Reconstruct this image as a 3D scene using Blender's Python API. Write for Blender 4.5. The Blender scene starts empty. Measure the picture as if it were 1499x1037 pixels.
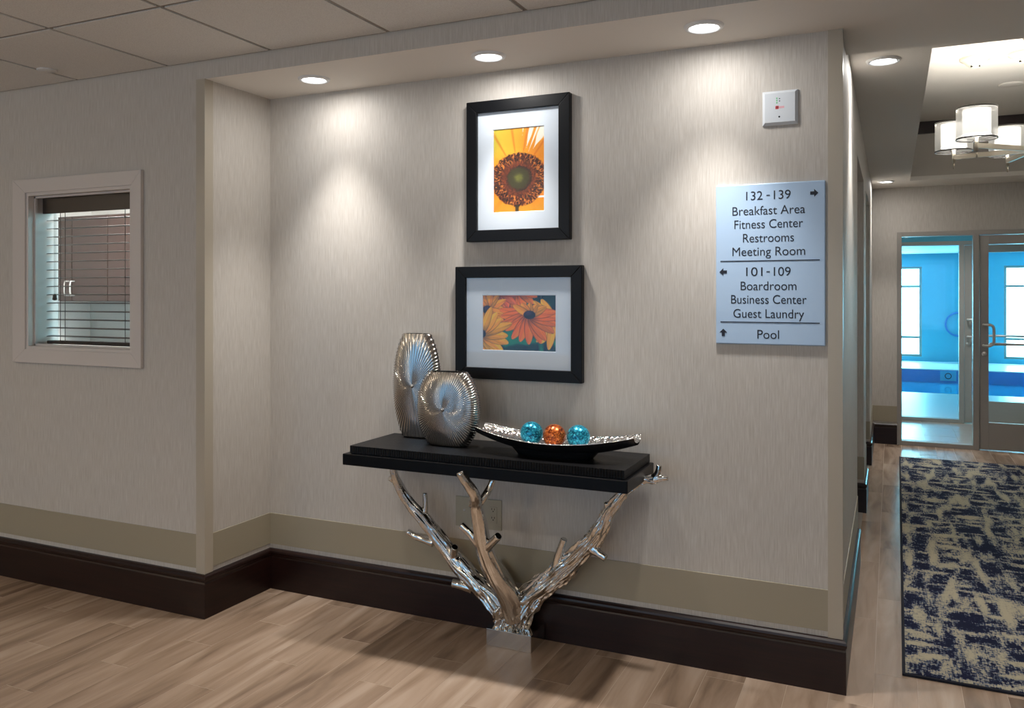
import bpy, bmesh, math, random
import numpy as np
from mathutils import Matrix, Vector, noise

# ------------------------------------------------------------------ camera, world, light, exposure
S = bpy.context.scene
COL = S.collection
F_PX, CX, HY, H = 1215.0, 749.5, 430.0, 1.487
TH = math.atan((1304 - CX) / F_PX)                       # the hall runs along +Y, the camera looks left of it
cam_d = bpy.data.cameras.new('camera'); cam = bpy.data.objects.new('camera', cam_d); COL.objects.link(cam)
cam_d.sensor_fit = 'HORIZONTAL'; cam_d.sensor_width = 36.0; cam_d.lens = 36.0 * F_PX / 1499.0
cam_d.shift_y = -(1037 / 2 - HY) / 1499.0; cam_d.clip_start = 0.02
cam.location = (0, 0, H); cam.rotation_euler = (math.pi / 2, 0, TH)
S.camera = cam

W = bpy.data.worlds.new('daylight'); S.world = W; W.use_nodes = True
W.node_tree.nodes['Background'].inputs[0].default_value = (0.34, 0.80, 1.0, 1)
W.node_tree.nodes['Background'].inputs[1].default_value = 9.0

def area_light(name, loc, rot, sx, sy, energy, color):
    d = bpy.data.lights.new(name, 'AREA'); d.shape = 'RECTANGLE'; d.size = sx; d.size_y = sy
    d.energy = energy; d.color = color
    o = bpy.data.objects.new(name, d); COL.objects.link(o); o.location = loc; o.rotation_euler = rot
    return o
DAY = (0.20, 0.82, 1.0)
SKY = (0.30, 0.64, 1.0)
# daylight falling in through the lobby's added rear windows and the pool room's windows
REAR_WIN = [(-6.4, -4.2), (-3.6, -1.4), (-0.8, 1.4)]  # unseen windows, added for the blue light and reflections
for a, b in REAR_WIN:
    area_light('daylight_rear', ((a + b) / 2, -4.62, 1.45), (math.pi / 2, 0, 0), b - a, 1.7, 16, SKY)
POOL_WIN = [(-1.35, 0.62), (2.18, 4.1), (-4.6, -2.8)]
for a, b in POOL_WIN:
    area_light('daylight_pool', ((a + b) / 2, 20.75, 1.1), (-math.pi / 2, 0, 0), b - a, 2.0, 85, DAY)

vs = S.view_settings
vs.view_transform = 'Standard'; vs.look = 'None'; vs.gamma = 1.0; vs.use_curve_mapping = False
vs.exposure = 0.50
S.cycles.use_denoising = True
S.cycles.max_bounces = 8
S.cycles.sample_clamp_indirect = 4.0

SPOT_W = 54.0          # niche downlights
HALL_W = 54.0
LOBBY_FILL_W = 19.0  # added lobby downlights
FILL_PENDANT_W = 24.0  # added pendants out of view
COOL = (1.0, 0.97, 0.935)
WARM = (1.0, 0.87, 0.72)

# ------------------------------------------------------------------ pixel helpers (directions only; depth comes from walls, floor, table)
FW = Vector((-math.sin(TH), math.cos(TH), 0)); RT = Vector((math.cos(TH), math.sin(TH), 0))
def ray(x, y): return FW + RT * ((x - CX) / F_PX) + Vector((0, 0, (HY - y) / F_PX))
def ony(x, y, Y):
    d = ray(x, y); t = Y / d.y; return Vector((0, 0, H)) + d * t
def onz(x, y, z):
    d = ray(x, y); t = (z - H) / d.z; return Vector((0, 0, H)) + d * t
def proj(p):
    w = p[0] * FW.x + p[1] * FW.y
    if w <= 0.05: return None
    return (CX + F_PX * (p[0] * RT.x + p[1] * RT.y) / w, HY - F_PX * (p[2] - H) / w)

# ------------------------------------------------------------------ materials
def srgb(r, g, b):
    f = lambda c: (c / 255 / 12.92) if c / 255 <= 0.04045 else ((c / 255 + 0.055) / 1.055) ** 2.4
    return (f(r), f(g), f(b), 1)
def mat(name, col, rough=0.5, metal=0.0, emit=None, estr=0.0, spec=None, coat=0.0):
    m = bpy.data.materials.new(name); m.use_nodes = True
    b = m.node_tree.nodes['Principled BSDF']
    b.inputs['Base Color'].default_value = (*col[:3], 1); b.inputs['Roughness'].default_value = rough
    b.inputs['Metallic'].default_value = metal
    if spec is not None: b.inputs['Specular IOR Level'].default_value = spec
    if coat: b.inputs['Coat Weight'].default_value = coat; b.inputs['Coat Roughness'].default_value = 0.1
    if emit: b.inputs['Emission Color'].default_value = (*emit[:3], 1); b.inputs['Emission Strength'].default_value = estr
    return m
def N(m, t, **kw):
    n = m.node_tree.nodes.new(t)
    for k, v in kw.items(): setattr(n, k, v)
    return n
def LK(m, a, b): m.node_tree.links.new(a, b)
def BSDF(m): return m.node_tree.nodes['Principled BSDF']
def tex(m, scale, nscale=1.0, detail=3.0, rough=0.5, src='pos', rot=(0, 0, 0)):
    if src == 'pos': c = N(m, 'ShaderNodeNewGeometry').outputs['Position']
    else: c = N(m, 'ShaderNodeTexCoord').outputs['Object']
    mp = N(m, 'ShaderNodeMapping'); mp.inputs['Scale'].default_value = scale; mp.inputs['Rotation'].default_value = rot
    LK(m, c, mp.inputs['Vector'])
    t = N(m, 'ShaderNodeTexNoise'); t.inputs['Scale'].default_value = nscale
    t.inputs['Detail'].default_value = detail; t.inputs['Roughness'].default_value = rough
    LK(m, mp.outputs[0], t.inputs['Vector'])
    return t
def ramp(m, fac, stops, interp='LINEAR'):
    r = N(m, 'ShaderNodeValToRGB'); r.color_ramp.interpolation = interp
    e = r.color_ramp.elements
    while len(e) < len(stops): e.new(0.5)
    for x, (p, c) in zip(e, stops): x.position = p; x.color = (*c[:3], 1)
    LK(m, fac, r.inputs[0]); return r
def math_n(m, op, a, b):
    n = N(m, 'ShaderNodeMath', operation=op)
    for i, v in enumerate((a, b)):
        if isinstance(v, (int, float)): n.inputs[i].default_value = v
        else: LK(m, v, n.inputs[i])
    return n.outputs[0]
def bump(m, h, strength, dist=0.002):
    b = N(m, 'ShaderNodeBump'); b.inputs['Strength'].default_value = strength; b.inputs['Distance'].default_value = dist
    LK(m, h, b.inputs['Height']); LK(m, b.outputs[0], BSDF(m).inputs['Normal'])

M = {}
m = M['wallpaper'] = mat('wallpaper', (0.5, 0.48, 0.44), 0.62)
t = tex(m, (260, 260, 11), 1.0, 3.0, 0.6)
r = ramp(m, t.outputs['Fac'], [(0.30, srgb(184, 177, 168)), (0.52, srgb(196, 190, 182)), (0.72, srgb(206, 201, 194))])
LK(m, r.outputs[0], BSDF(m).inputs['Base Color']); bump(m, t.outputs['Fac'], 0.35, 0.0015)
m = M['band'] = mat('band_vinyl', srgb(160, 151, 131), 0.42)
m = M['guard'] = mat('corner_guard', srgb(180, 171, 155), 0.38)
m = M['soffit'] = mat('soffit_paint', srgb(228, 223, 216), 0.7)
t = tex(m, (1, 1, 1), 90, 2); bump(m, t.outputs['Fac'], 0.05, 0.001)
m = M['tile'] = mat('ceiling_tile', srgb(192, 188, 182), 0.9)
t = tex(m, (1, 1, 1), 420, 2); r = ramp(m, t.outputs['Fac'], [(0.30, srgb(206, 204, 201)), (0.55, srgb(232, 231, 228))])
LK(m, r.outputs[0], BSDF(m).inputs['Base Color']); bump(m, t.outputs['Fac'], 0.3, 0.001)
M['tbar'] = mat('grid_bar', srgb(150, 140, 130), 0.5)
m = M['espresso'] = mat('espresso_wood', srgb(30, 13, 10), 0.34, spec=0.4)
t = tex(m, (3, 3, 60), 1.0, 4, 0.6); r = ramp(m, t.outputs['Fac'], [(0.3, srgb(24, 10, 8)), (0.7, srgb(40, 19, 15))])
LK(m, r.outputs[0], BSDF(m).inputs['Base Color'])
m = M['plank'] = mat('wood_look_plank', (0.4, 0.3, 0.22), 0.27)
oi = N(m, 'ShaderNodeObjectInfo'); ge = N(m, 'ShaderNodeNewGeometry')
rnd = math_n(m, 'FRACT', math_n(m, 'ADD', oi.outputs['Random'], ge.outputs['Random Per Island']), 0)
cmb = N(m, 'ShaderNodeCombineXYZ'); LK(m, math_n(m, 'MULTIPLY', rnd, 37.0), cmb.inputs[0]); LK(m, math_n(m, 'MULTIPLY', rnd, 91.0), cmb.inputs[2])
mp = N(m, 'ShaderNodeMapping'); mp.inputs['Scale'].default_value = (13, 1.5, 1); LK(m, ge.outputs['Position'], mp.inputs['Vector'])
av = N(m, 'ShaderNodeVectorMath', operation='ADD'); LK(m, mp.outputs[0], av.inputs[0]); LK(m, cmb.outputs[0], av.inputs[1])
n1 = N(m, 'ShaderNodeTexNoise'); n1.inputs['Scale'].default_value = 1.0; n1.inputs['Detail'].default_value = 4; n1.inputs['Distortion'].default_value = 0.6
LK(m, av.outputs[0], n1.inputs['Vector'])
v = math_n(m, 'ADD', n1.outputs['Fac'], math_n(m, 'MULTIPLY', math_n(m, 'SUBTRACT', rnd, 0.5), 0.16))
r = ramp(m, v, [(0.26, srgb(122, 101, 84)), (0.42, srgb(151, 128, 108)), (0.58, srgb(170, 147, 127)), (0.75, srgb(186, 165, 146))])
LK(m, r.outputs[0], BSDF(m).inputs['Base Color'])
M['grout'] = mat('grout', srgb(172, 152, 132), 0.7)
M['white_trim'] = mat('white_trim', srgb(208, 200, 194), 0.45)
M['black_frame'] = mat('black_frame', srgb(7, 8, 12), 0.42, spec=0.25)
M['mat_board'] = mat('mat_board', srgb(226, 236, 246), 0.8)
m = M['glass_cover'] = bpy.data.materials.new('clear_glass'); m.use_nodes = True
nt = m.node_tree; nt.nodes.clear()
out = N(m, 'ShaderNodeOutputMaterial'); mix = N(m, 'ShaderNodeMixShader'); tr = N(m, 'ShaderNodeBsdfTransparent'); gl = N(m, 'ShaderNodeBsdfGlossy')
lw = N(m, 'ShaderNodeLayerWeight'); lw.inputs[0].default_value = 0.5; gl.inputs['Roughness'].default_value = 0.02
LK(m, math_n(m, 'ADD', math_n(m, 'MULTIPLY', math_n(m, 'POWER', lw.outputs['Facing'], 5.0), 0.9), 0.022), mix.inputs[0]); LK(m, tr.outputs[0], mix.inputs[1]); LK(m, gl.outputs[0], mix.inputs[2]); LK(m, mix.outputs[0], out.inputs[0])
m = M['tinted_glass'] = bpy.data.materials.new('tinted_glass'); m.use_nodes = True
m.node_tree.nodes.clear(); out = N(m, 'ShaderNodeOutputMaterial'); tr = N(m, 'ShaderNodeBsdfTransparent'); tr.inputs[0].default_value = (0.08, 0.09, 0.12, 1); LK(m, tr.outputs[0], out.inputs[0])  # tint added to dim the sky behind the rear windows
m = M['print'] = mat('photo_print', (0.5, 0.5, 0.5), 0.6)
at = N(m, 'ShaderNodeAttribute', attribute_name='ink'); LK(m, at.outputs['Color'], BSDF(m).inputs['Base Color'])
m = M['chrome'] = mat('polished_nickel', (0.66, 0.635, 0.60), 0.09, 1.0)
t = tex(m, (1, 1, 1), 130, 3, 0.6); bump(m, t.outputs['Fac'], 0.25, 0.002)
M['mirror_block'] = mat('mirror_steel', (0.72, 0.70, 0.66), 0.09, 1.0)
M['vase_metal'] = mat('vase_silver', (0.54, 0.525, 0.51), 0.12, 1.0)
m = M['hammered'] = mat('hammered_silver', (0.82, 0.80, 0.78), 0.12, 1.0)
vo = N(m, 'ShaderNodeTexVoronoi'); vo.inputs['Scale'].default_value = 75; LK(m, N(m, 'ShaderNodeNewGeometry').outputs['Position'], vo.inputs['Vector'])
bump(m, vo.outputs['Distance'], 0.8, 0.004)
M['bowl_black'] = mat('bowl_black_nickel', (0.02, 0.02, 0.022), 0.22, 0.35)
m = M['black_wood'] = mat('black_wood', srgb(12, 12, 13), 0.40, spec=0.22)
t = tex(m, (6, 140, 140), 1.0, 4, 0.6); bump(m, t.outputs['Fac'], 0.55, 0.003)
r = ramp(m, t.outputs['Fac'], [(0.3, srgb(6, 6, 8)), (0.7, srgb(22, 21, 22))]); LK(m, r.outputs[0], BSDF(m).inputs['Base Color'])
M['black_satin'] = mat('black_satin', srgb(5, 5, 8), 0.35, spec=0.2)
def crackle(name, a, b, c):
    m = mat(name, a, 0.28, 0.55)
    vo = N(m, 'ShaderNodeTexVoronoi', feature='DISTANCE_TO_EDGE'); vo.inputs['Scale'].default_value = 95
    nz = tex(m, (1, 1, 1), 60, 3)
    LK(m, N(m, 'ShaderNodeNewGeometry').outputs['Position'], vo.inputs['Vector'])
    v = math_n(m, 'ADD', math_n(m, 'MULTIPLY', vo.outputs['Distance'], 1.6), math_n(m, 'SUBTRACT', nz.outputs['Fac'], 0.38))
    r = ramp(m, v, [(0.05, a), (0.22, b), (0.5, c)]); LK(m, r.outputs[0], BSDF(m).inputs['Base Color'])
    return m
M['teal_ball'] = crackle('teal_crackle', srgb(6, 58, 80), srgb(14, 126, 160), srgb(60, 186, 210))
M['copper_ball'] = crackle('copper_crackle', srgb(60, 16, 10), srgb(150, 62, 24), srgb(222, 120, 52))
M['sign_face'] = mat('sign_face', srgb(178, 204, 232), 0.42)
M['sign_rim'] = mat('sign_rim', srgb(150, 160, 172), 0.35, 0.3)
M['ink'] = mat('sign_ink', srgb(22, 28, 44), 0.6)
M['plastic_white'] = mat('device_white', srgb(214, 220, 226), 0.4)
M['red_print'] = mat('red_print', srgb(205, 70, 80), 0.6)
M['pink_print'] = mat('pink_print', srgb(232, 178, 186), 0.6)
M['green_dot'] = mat('green_dot', srgb(120, 205, 150), 0.5)
M['dark'] = mat('dark_recess', srgb(20, 20, 20), 0.6)
M['ivory'] = mat('ivory_plate', srgb(174, 168, 150), 0.45)
M['lens'] = mat('lamp_lens', (1, 1, 1), 0.4, emit=(0.95, 0.98, 1.0), estr=9.0)
M['trim_metal'] = mat('lamp_trim', srgb(232, 232, 232), 0.4)
M['speckle'] = mat('detector_white', srgb(226, 216, 198), 0.5)
M['alu'] = mat('grey_aluminium', srgb(160, 154, 147), 0.42, 0.25)
M['handle_alu'] = mat('handle_aluminium', srgb(205, 203, 200), 0.35, 0.3)
m = M['water'] = mat('pool_water', (0.03, 0.36, 0.62), 0.04)
t = tex(m, (1, 1, 1), 2.2, 2); bump(m, t.outputs['Fac'], 0.10, 0.02)
M['pool_wall'] = mat('pool_wall_paint', srgb(78, 172, 198), 0.6)
M['pool_tile'] = mat('pool_tile', srgb(40, 120, 186), 0.3)
M['deck'] = mat('pool_deck', srgb(196, 204, 206), 0.35)
M['pool_white'] = mat('pool_white', srgb(225, 232, 235), 0.6)
m = M['vtile'] = mat('vestibule_tile', srgb(168, 160, 152), 0.25)
M['office_wall'] = mat('office_wall', srgb(226, 224, 220), 0.6)
M['cabinet'] = mat('cabinet_brown', srgb(62, 46, 42), 0.4)
M['slat'] = mat('blind_slat', srgb(36, 23, 20), 0.34, spec=0.4)
M['counter'] = mat('counter_top', srgb(190, 205, 215), 0.25)
M['splash'] = mat('backsplash', srgb(176, 182, 180), 0.5)
M['chair_blue'] = mat('chair_fabric', srgb(150, 165, 178), 0.7)
M['shade_inner'] = mat('shade_inner', (1, 1, 1), 0.6, emit=(1.0, 0.97, 0.90), estr=0.85)
m = M['shade_outer'] = bpy.data.materials.new('sheer_shade'); m.use_nodes = True
nt = m.node_tree; nt.nodes.clear()
out = N(m, 'ShaderNodeOutputMaterial'); mix = N(m, 'ShaderNodeMixShader'); tr = N(m, 'ShaderNodeBsdfTransparent'); df = N(m, 'ShaderNodeBsdfDiffuse'); tl = N(m, 'ShaderNodeBsdfTranslucent'); mx2 = N(m, 'ShaderNodeMixShader')
df.inputs[0].default_value = (0.72, 0.72, 0.70, 1); tl.inputs[0].default_value = (0.72, 0.72, 0.70, 1)
mix.inputs[0].default_value = 0.42
LK(m, df.outputs[0], mx2.inputs[1]); LK(m, tl.outputs[0], mx2.inputs[2]); LK(m, tr.outputs[0], mix.inputs[1]); LK(m, mx2.outputs[0], mix.inputs[2]); LK(m, mix.outputs[0], out.inputs[0])
M['champagne'] = mat('champagne_metal', srgb(186, 176, 158), 0.35, 0.5)
M['shade_rim'] = mat('shade_rim', srgb(70, 66, 62), 0.4)
M['tray_white'] = mat('tray_ceiling_paint', srgb(224, 219, 210), 0.75)
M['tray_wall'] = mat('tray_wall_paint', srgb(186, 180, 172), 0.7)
m = M['rug'] = mat('rug_pile', (0.1, 0.1, 0.2), 0.95, spec=0.1)
wob = tex(m, (9, 9, 1), 1.0, 2)
fine = tex(m, (42, 115, 1), 1.0, 2, 0.6)
fine2 = tex(m, (120, 22, 1), 1.0, 2, 0.6)
big = tex(m, (5.2, 11.5, 1), 1.0, 1.5, 0.45)
bars = tex(m, (15, 2.7, 1), 1.0, 1.0, 0.45, rot=(0, 0, 0.06))
v = math_n(m, 'MAXIMUM', math_n(m, 'MULTIPLY', big.outputs['Fac'], 1.0), math_n(m, 'MULTIPLY', bars.outputs['Fac'], 1.03))
v = math_n(m, 'ADD', v, math_n(m, 'MULTIPLY', math_n(m, 'SUBTRACT', fine.outputs['Fac'], 0.5), 0.48))
v = math_n(m, 'ADD', v, math_n(m, 'MULTIPLY', math_n(m, 'SUBTRACT', fine2.outputs['Fac'], 0.5), 0.42))
r = ramp(m, v, [(0.0, srgb(28, 28, 48)), (0.515, srgb(32, 34, 58)), (0.55, srgb(82, 97, 122)), (0.60, srgb(160, 153, 137)), (0.70, srgb(182, 172, 148))])
LK(m, r.outputs[0], BSDF(m).inputs['Base Color']); bump(m, fine.outputs['Fac'], 0.5, 0.004)
M['binding'] = mat('rug_binding', srgb(22, 24, 38), 0.9)
M['cord'] = mat('blind_cord', srgb(40, 34, 32), 0.7)
M['office_fill'] = mat('office_fill_panel', (1, 1, 1), 0.5, emit=(1, 0.98, 0.95), estr=3.0)
M['snow'] = mat('outdoor_ground', srgb(225, 232, 238), 0.8)

# ------------------------------------------------------------------ mesh helpers
class MB:
    def __init__(s): s.v = []; s.f = []; s.mi = []; s.sm = []
    def add(s, vs_, fs_, mi=0, smooth=False):
        o = len(s.v); s.v += [tuple(p) for p in vs_]
        for f in fs_: s.f.append(tuple(i + o for i in f)); s.mi.append(mi); s.sm.append(smooth)
        return s
    def box(s, x0, x1, y0, y1, z0, z1, mi=0):
        v = [(x, y, z) for z in (z0, z1) for y in (y0, y1) for x in (x0, x1)]
        return s.add(v, [(0, 2, 3, 1), (4, 5, 7, 6), (0, 1, 5, 4), (2, 6, 7, 3), (0, 4, 6, 2), (1, 3, 7, 5)], mi)
    def prism(s, pts, z0, z1, mi=0):
        n = len(pts); v = [(x, y, z0) for x, y in pts] + [(x, y, z1) for x, y in pts]
        f = [tuple(range(n))[::-1], tuple(range(n, 2 * n))] + [(i, (i + 1) % n, n + (i + 1) % n, n + i) for i in range(n)]
        return s.add(v, f, mi)
    def lathe(s, prof, c, seg=32, mi=0, axis='z', smooth=True, close=False):
        v = []; f = []
        for r_, h in prof:
            for k in range(seg):
                a = 2 * math.pi * k / seg; p = (r_ * math.cos(a), r_ * math.sin(a), h)
                if axis == 'y': p = (p[0], p[2], p[1])
                if axis == 'x': p = (p[2], p[0], p[1])
                v.append((c[0] + p[0], c[1] + p[1], c[2] + p[2]))
        n = len(prof)
        for i in range(n - 1):
            for k in range(seg):
                k2 = (k + 1) % seg; f.append((i * seg + k, i * seg + k2, (i + 1) * seg + k2, (i + 1) * seg + k))
        if close: f += [tuple(range(seg))[::-1], tuple(range((n - 1) * seg, n * seg))]
        return s.add(v, f, mi, smooth)
    def tube(s, path, rad, seg=10, mi=0, cap=True, ridge=None, smooth=True):
        path = [Vector(p) for p in path]; n = len(path)
        if isinstance(rad, (int, float)): rad = [rad] * n
        t0 = (path[1] - path[0]).normalized()
        nrm = t0.orthogonal().normalized(); v = []; f = []
        for i, p in enumerate(path):
            t = (path[min(i + 1, n - 1)] - path[max(i - 1, 0)]).normalized()
            nrm = (nrm - t * nrm.dot(t)).normalized(); bn = t.cross(nrm)
            for k in range(seg):
                a = 2 * math.pi * k / seg; r_ = rad[i]
                if ridge: r_ *= ridge(k / seg, i)
                v.append(p + (nrm * math.cos(a) + bn * math.sin(a)) * r_)
        for i in range(n - 1):
            for k in range(seg):
                k2 = (k + 1) % seg; f.append((i * seg + k, i * seg + k2, (i + 1) * seg + k2, (i + 1) * seg + k))
        s.add(v, f, mi, smooth)
        if cap:
            o = len(s.v) - n * seg
            s.f.append(tuple(o + k for k in range(seg))[::-1]); s.f.append(tuple(o + (n - 1) * seg + k for k in range(seg)))
            s.mi += [mi, mi]; s.sm += [False, False]
        return s
    def build(s, name, mats, parent=None, bevel=0, ploc=None, recalc=True):
        me = bpy.data.meshes.new(name); me.from_pydata(s.v, [], s.f)
        if not isinstance(mats, (list, tuple)): mats = [mats]
        for q in mats: me.materials.append(M[q] if isinstance(q, str) else q)
        me.polygons.foreach_set('material_index', s.mi); me.polygons.foreach_set('use_smooth', s.sm)
        if recalc:
            bm = bmesh.new(); bm.from_mesh(me); bmesh.ops.recalc_face_normals(bm, faces=bm.faces); bm.to_mesh(me); bm.free()
        me.update()
        return link(name, me, parent, bevel)
def link(name, me, parent=None, bevel=0):
    o = bpy.data.objects.new(name, me); COL.objects.link(o)
    if parent is not None: set_parent(o, parent)
    if bevel:
        b = o.modifiers.new('bevel', 'BEVEL'); b.width = bevel; b.segments = 2; b.limit_method = 'ANGLE'
    return o
def set_parent(o, p):
    o.parent = p
    if p.type == 'EMPTY': o.matrix_parent_inverse = Matrix.Translation(-p.location)
def thing(name, loc, label, cat, group=None):
    o = bpy.data.objects.new(name, None); COL.objects.link(o); o.location = loc; o.empty_display_size = 0.05
    return tag(o, label, cat, group)
def tag(o, label=None, cat=None, group=None, kind=None):
    if label: o['label'] = label
    if cat: o['category'] = cat
    if group: o['group'] = group
    if kind: o['kind'] = kind
    return o
def struct(o, label=None): return tag(o, label, None, None, 'structure')
def B(*a, mi=0): return MB().box(*a, mi=mi)

def sweep(segs_names, path, profile, material, closed_ends=True):
    """profile (offset to the right of travel, z) mitred along a 2-D path; one object per named segment"""
    P = [Vector(p) for p in path]; n = len(P); dirs = [(P[i + 1] - P[i]).normalized() for i in range(n - 1)]
    nor = [Vector((d.y, -d.x)) for d in dirs]
    mit = []
    for i in range(n):
        if i == 0: mit.append(nor[0])
        elif i == n - 1: mit.append(nor[-1])
        else:
            b = nor[i - 1] + nor[i]; mit.append(b / (1 + nor[i - 1].dot(nor[i])))
    obs = []
    for i, nm in enumerate(segs_names):
        if nm is None: continue
        mb = MB(); k = len(profile); v = []
        for j in (i, i + 1):
            for o, z in profile: q = P[j] + mit[j] * o; v.append((q.x, q.y, z))
        f = [(a, (a + 1) % k, k + (a + 1) % k, k + a) for a in range(k)] + [tuple(range(k))[::-1], tuple(range(k, 2 * k))]
        mb.add(v, f); obs.append(struct(mb.build(nm[0], material), nm[1]))
    return obs

# ------------------------------------------------------------------ main dimensions (metres)
YB, YL = 3.319, 2.877          # niche back wall, front (lobby) wall
XR, XH = -2.862, -0.167        # niche return wall, hall wall
ZS, ZC, ZH, ZT = 2.472, 2.558, 2.53, 3.065
YBEAM, YE = 3.689, 9.011
XL, XRT, YREAR = -7.0, 2.2, -4.6

# ------------------------------------------------------------------ floor
fl = struct(B(XL, XRT, YREAR, YE + 0.1, -0.08, -0.0004).build('floor', 'grout'), 'wood-look tile floor of the lobby and hall')
PW, PL, PX0, PY0, ST = 0.15, 0.882, -2.308, 2.66, 0.294
me_plank = B(0.0011, PW - 0.0011, 0.0015, PL - 0.0015, -0.006, 0.0).build('plank_proto', 'plank')
pm = me_plank.data; bpy.data.objects.remove(me_plank)
rest = MB(); npl = 0
def in_view(x0, x1, y0, y1):
    for a in (x0, (x0 + x1) / 2, x1):
        for b in (y0, (y0 + y1) / 2, y1):
            q = proj((a, b, 0))
            if q and -10 < q[0] < 1509 and 400 < q[1] < 1045: return True
    return False
def blocked(x0, x1, y0, y1):
    if x1 < XH and y0 > YL and x1 < XR and y0 > YL + 0.02: return True       # behind the front wall
    if x1 < XH and y0 > YB + 0.05: return True
    return False
c0, c1 = int((XL - PX0) / PW) - 1, int((XRT - PX0) / PW) + 1
for c in range(c0, c1 + 1):
    x = PX0 + c * PW
    k = -9
    while True:
        y = PY0 + ST * (c % 3) + PL * k; k += 1
        if y > YE + 0.05: break
        a, b, p, q = max(x, XL), min(x + PW, XRT), max(y, YREAR), min(y + PL, YE + 0.05)
        if b - a < 0.01 or q - p < 0.01 or blocked(a, b, p, q): continue
        full = abs((b - a) - PW) < 1e-6 and abs((q - p) - PL) < 1e-6
        if in_view(a, b, p, q) and q > 1.2:
            if full:
                o = bpy.data.objects.new('plank', pm); COL.objects.link(o); o.location = (x, y, 0.0); o.parent = fl
            else:
                B(a + 0.0015, b - 0.0015, p + 0.0015, q - 0.0015, -0.006, 0.0).build('plank', 'plank', fl)
            npl += 1
        else:
            rest.box(a + 0.0015, b - 0.0015, p + 0.0015, q - 0.0015, -0.006, 0.0)
tag(rest.build('further_planks', 'plank', fl, recalc=False), kind='stuff')
print('planks', npl)

# ------------------------------------------------------------------ walls
WX0, WX1, WZ0, WZ1 = -4.075, -3.312, 1.20, 2.008
wl = MB(); T = 0.16
wl.box(XL, WX0, YL, YL + T, 0, 2.9); wl.box(WX1, XR, YL, YL + T, 0, 2.9)
wl.box(WX0, WX1, YL, YL + T, 0, WZ0); wl.box(WX0, WX1, YL, YL + T, WZ1, 2.9)
struct(wl.build('wall_left', 'wallpaper'), 'textured beige wallpapered wall with the office window')
struct(B(XR - T, XR, YL + T, YB + 0.12, 0, 2.9).build('wall_return', 'wallpaper'), 'short side wall of the niche')
struct(B(XR, XH, YB, YB + 0.12, 0, 2.9).build('wall_back', 'wallpaper'), 'beige wallpapered niche wall behind the console table')
A1, A2, A3, A4, AZ = 4.93, 6.12, 6.66, 7.84, 2.25
hw = MB(); AD = 0.5
hw.box(XH - 0.12, XH, YB + 0.12, A1, 0, 2.75); hw.box(XH - 0.12 , XH, A2, A3, 0, 2.75); hw.box(XH - 0.12, XH, A4, YE, 0, 2.75)
hw.box(XH - 0.12, XH, A1, A2, AZ, 2.75); hw.box(XH - 0.12, XH, A3, A4, AZ, 2.75)
for a, b in ((A1, A2), (A3, A4)):
    hw.box(XH - AD - 0.1, XH - AD, a - 0.1, b + 0.1, 0, 2.75); hw.box(XH - AD, XH - 0.12, a - 0.1, a, 0, 2.75); hw.box(XH - AD, XH - 0.12, b, b + 0.1, 0, 2.75); hw.box(XH - AD, XH - 0.12, a, b, AZ, 2.75)
struct(hw.build('wall_hall_left', 'wallpaper'), 'hall side wall with two recessed door bays')
fb = MB(); fb.box(XH - AD, XH - 0.005, A1 + 0.002, A2 - 0.002, 0.0, 0.0015); fb.box(XH - AD, XH - 0.005, A3 + 0.002, A4 - 0.002, 0.0, 0.0015)
struct(fb.build('floor_bays', 'vtile'), 'floor of the door bays')
struct(B(XRT, XRT + 0.12, YREAR, YE + 1.8, 0, 3.2).build('wall_right', 'wallpaper'), 'right side wall of lobby and hall')
struct(B(XL - 0.12, XL, YREAR, YL + 3, 0, 2.9).build('wall_far_left', 'wallpaper'), 'far left wall of the lobby')
rw = MB(); xs = [XL] + [q for w in REAR_WIN for q in w] + [XRT]
for i in range(0, len(xs), 2): rw.box(xs[i], xs[i + 1], YREAR - 0.12, YREAR, 0, 2.9)
for a, b in REAR_WIN: rw.box(a, b, YREAR - 0.12, YREAR, 0, 0.6); rw.box(a, b, YREAR - 0.12, YREAR, 2.3, 2.9)
struct(rw.build('wall_rear', 'wallpaper'), 'rear lobby wall with three added windows')
for i, (a, b) in enumerate(REAR_WIN):
    w = MB().box(a, a + 0.05, YREAR - 0.1, YREAR - 0.04, 0.6, 2.3).box(b - 0.05, b, YREAR - 0.1, YREAR - 0.04, 0.6, 2.3)
    w.box(a, b, YREAR - 0.1, YREAR - 0.04, 0.6, 0.65).box(a, b, YREAR - 0.1, YREAR - 0.04, 2.25, 2.3).box((a + b) / 2 - 0.025, (a + b) / 2 + 0.025, YREAR - 0.1, YREAR - 0.04, 0.65, 2.25)
    wo = struct(w.build('window_%d' % (i + 2), 'alu'), 'unseen rear lobby window frame, added for light and reflections')
    B(a + 0.05, b - 0.05, YREAR - 0.075, YREAR - 0.069, 0.65, 2.25).build('pane', 'tinted_glass', wo)

# end wall with storefront opening
DX0, DX1, DZ = 0.055, 1.76, 2.09
ew = MB().box(XH - 0.12, DX0, YE, YE + 0.12, 0, 2.75).box(DX1, XRT, YE, YE + 0.12, 0, 2.75).box(DX0, DX1, YE, YE + 0.12, DZ, 2.75)
struct(ew.build('wall_end', 'wallpaper'), 'beige end wall of the hall around the glass doors')

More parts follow.
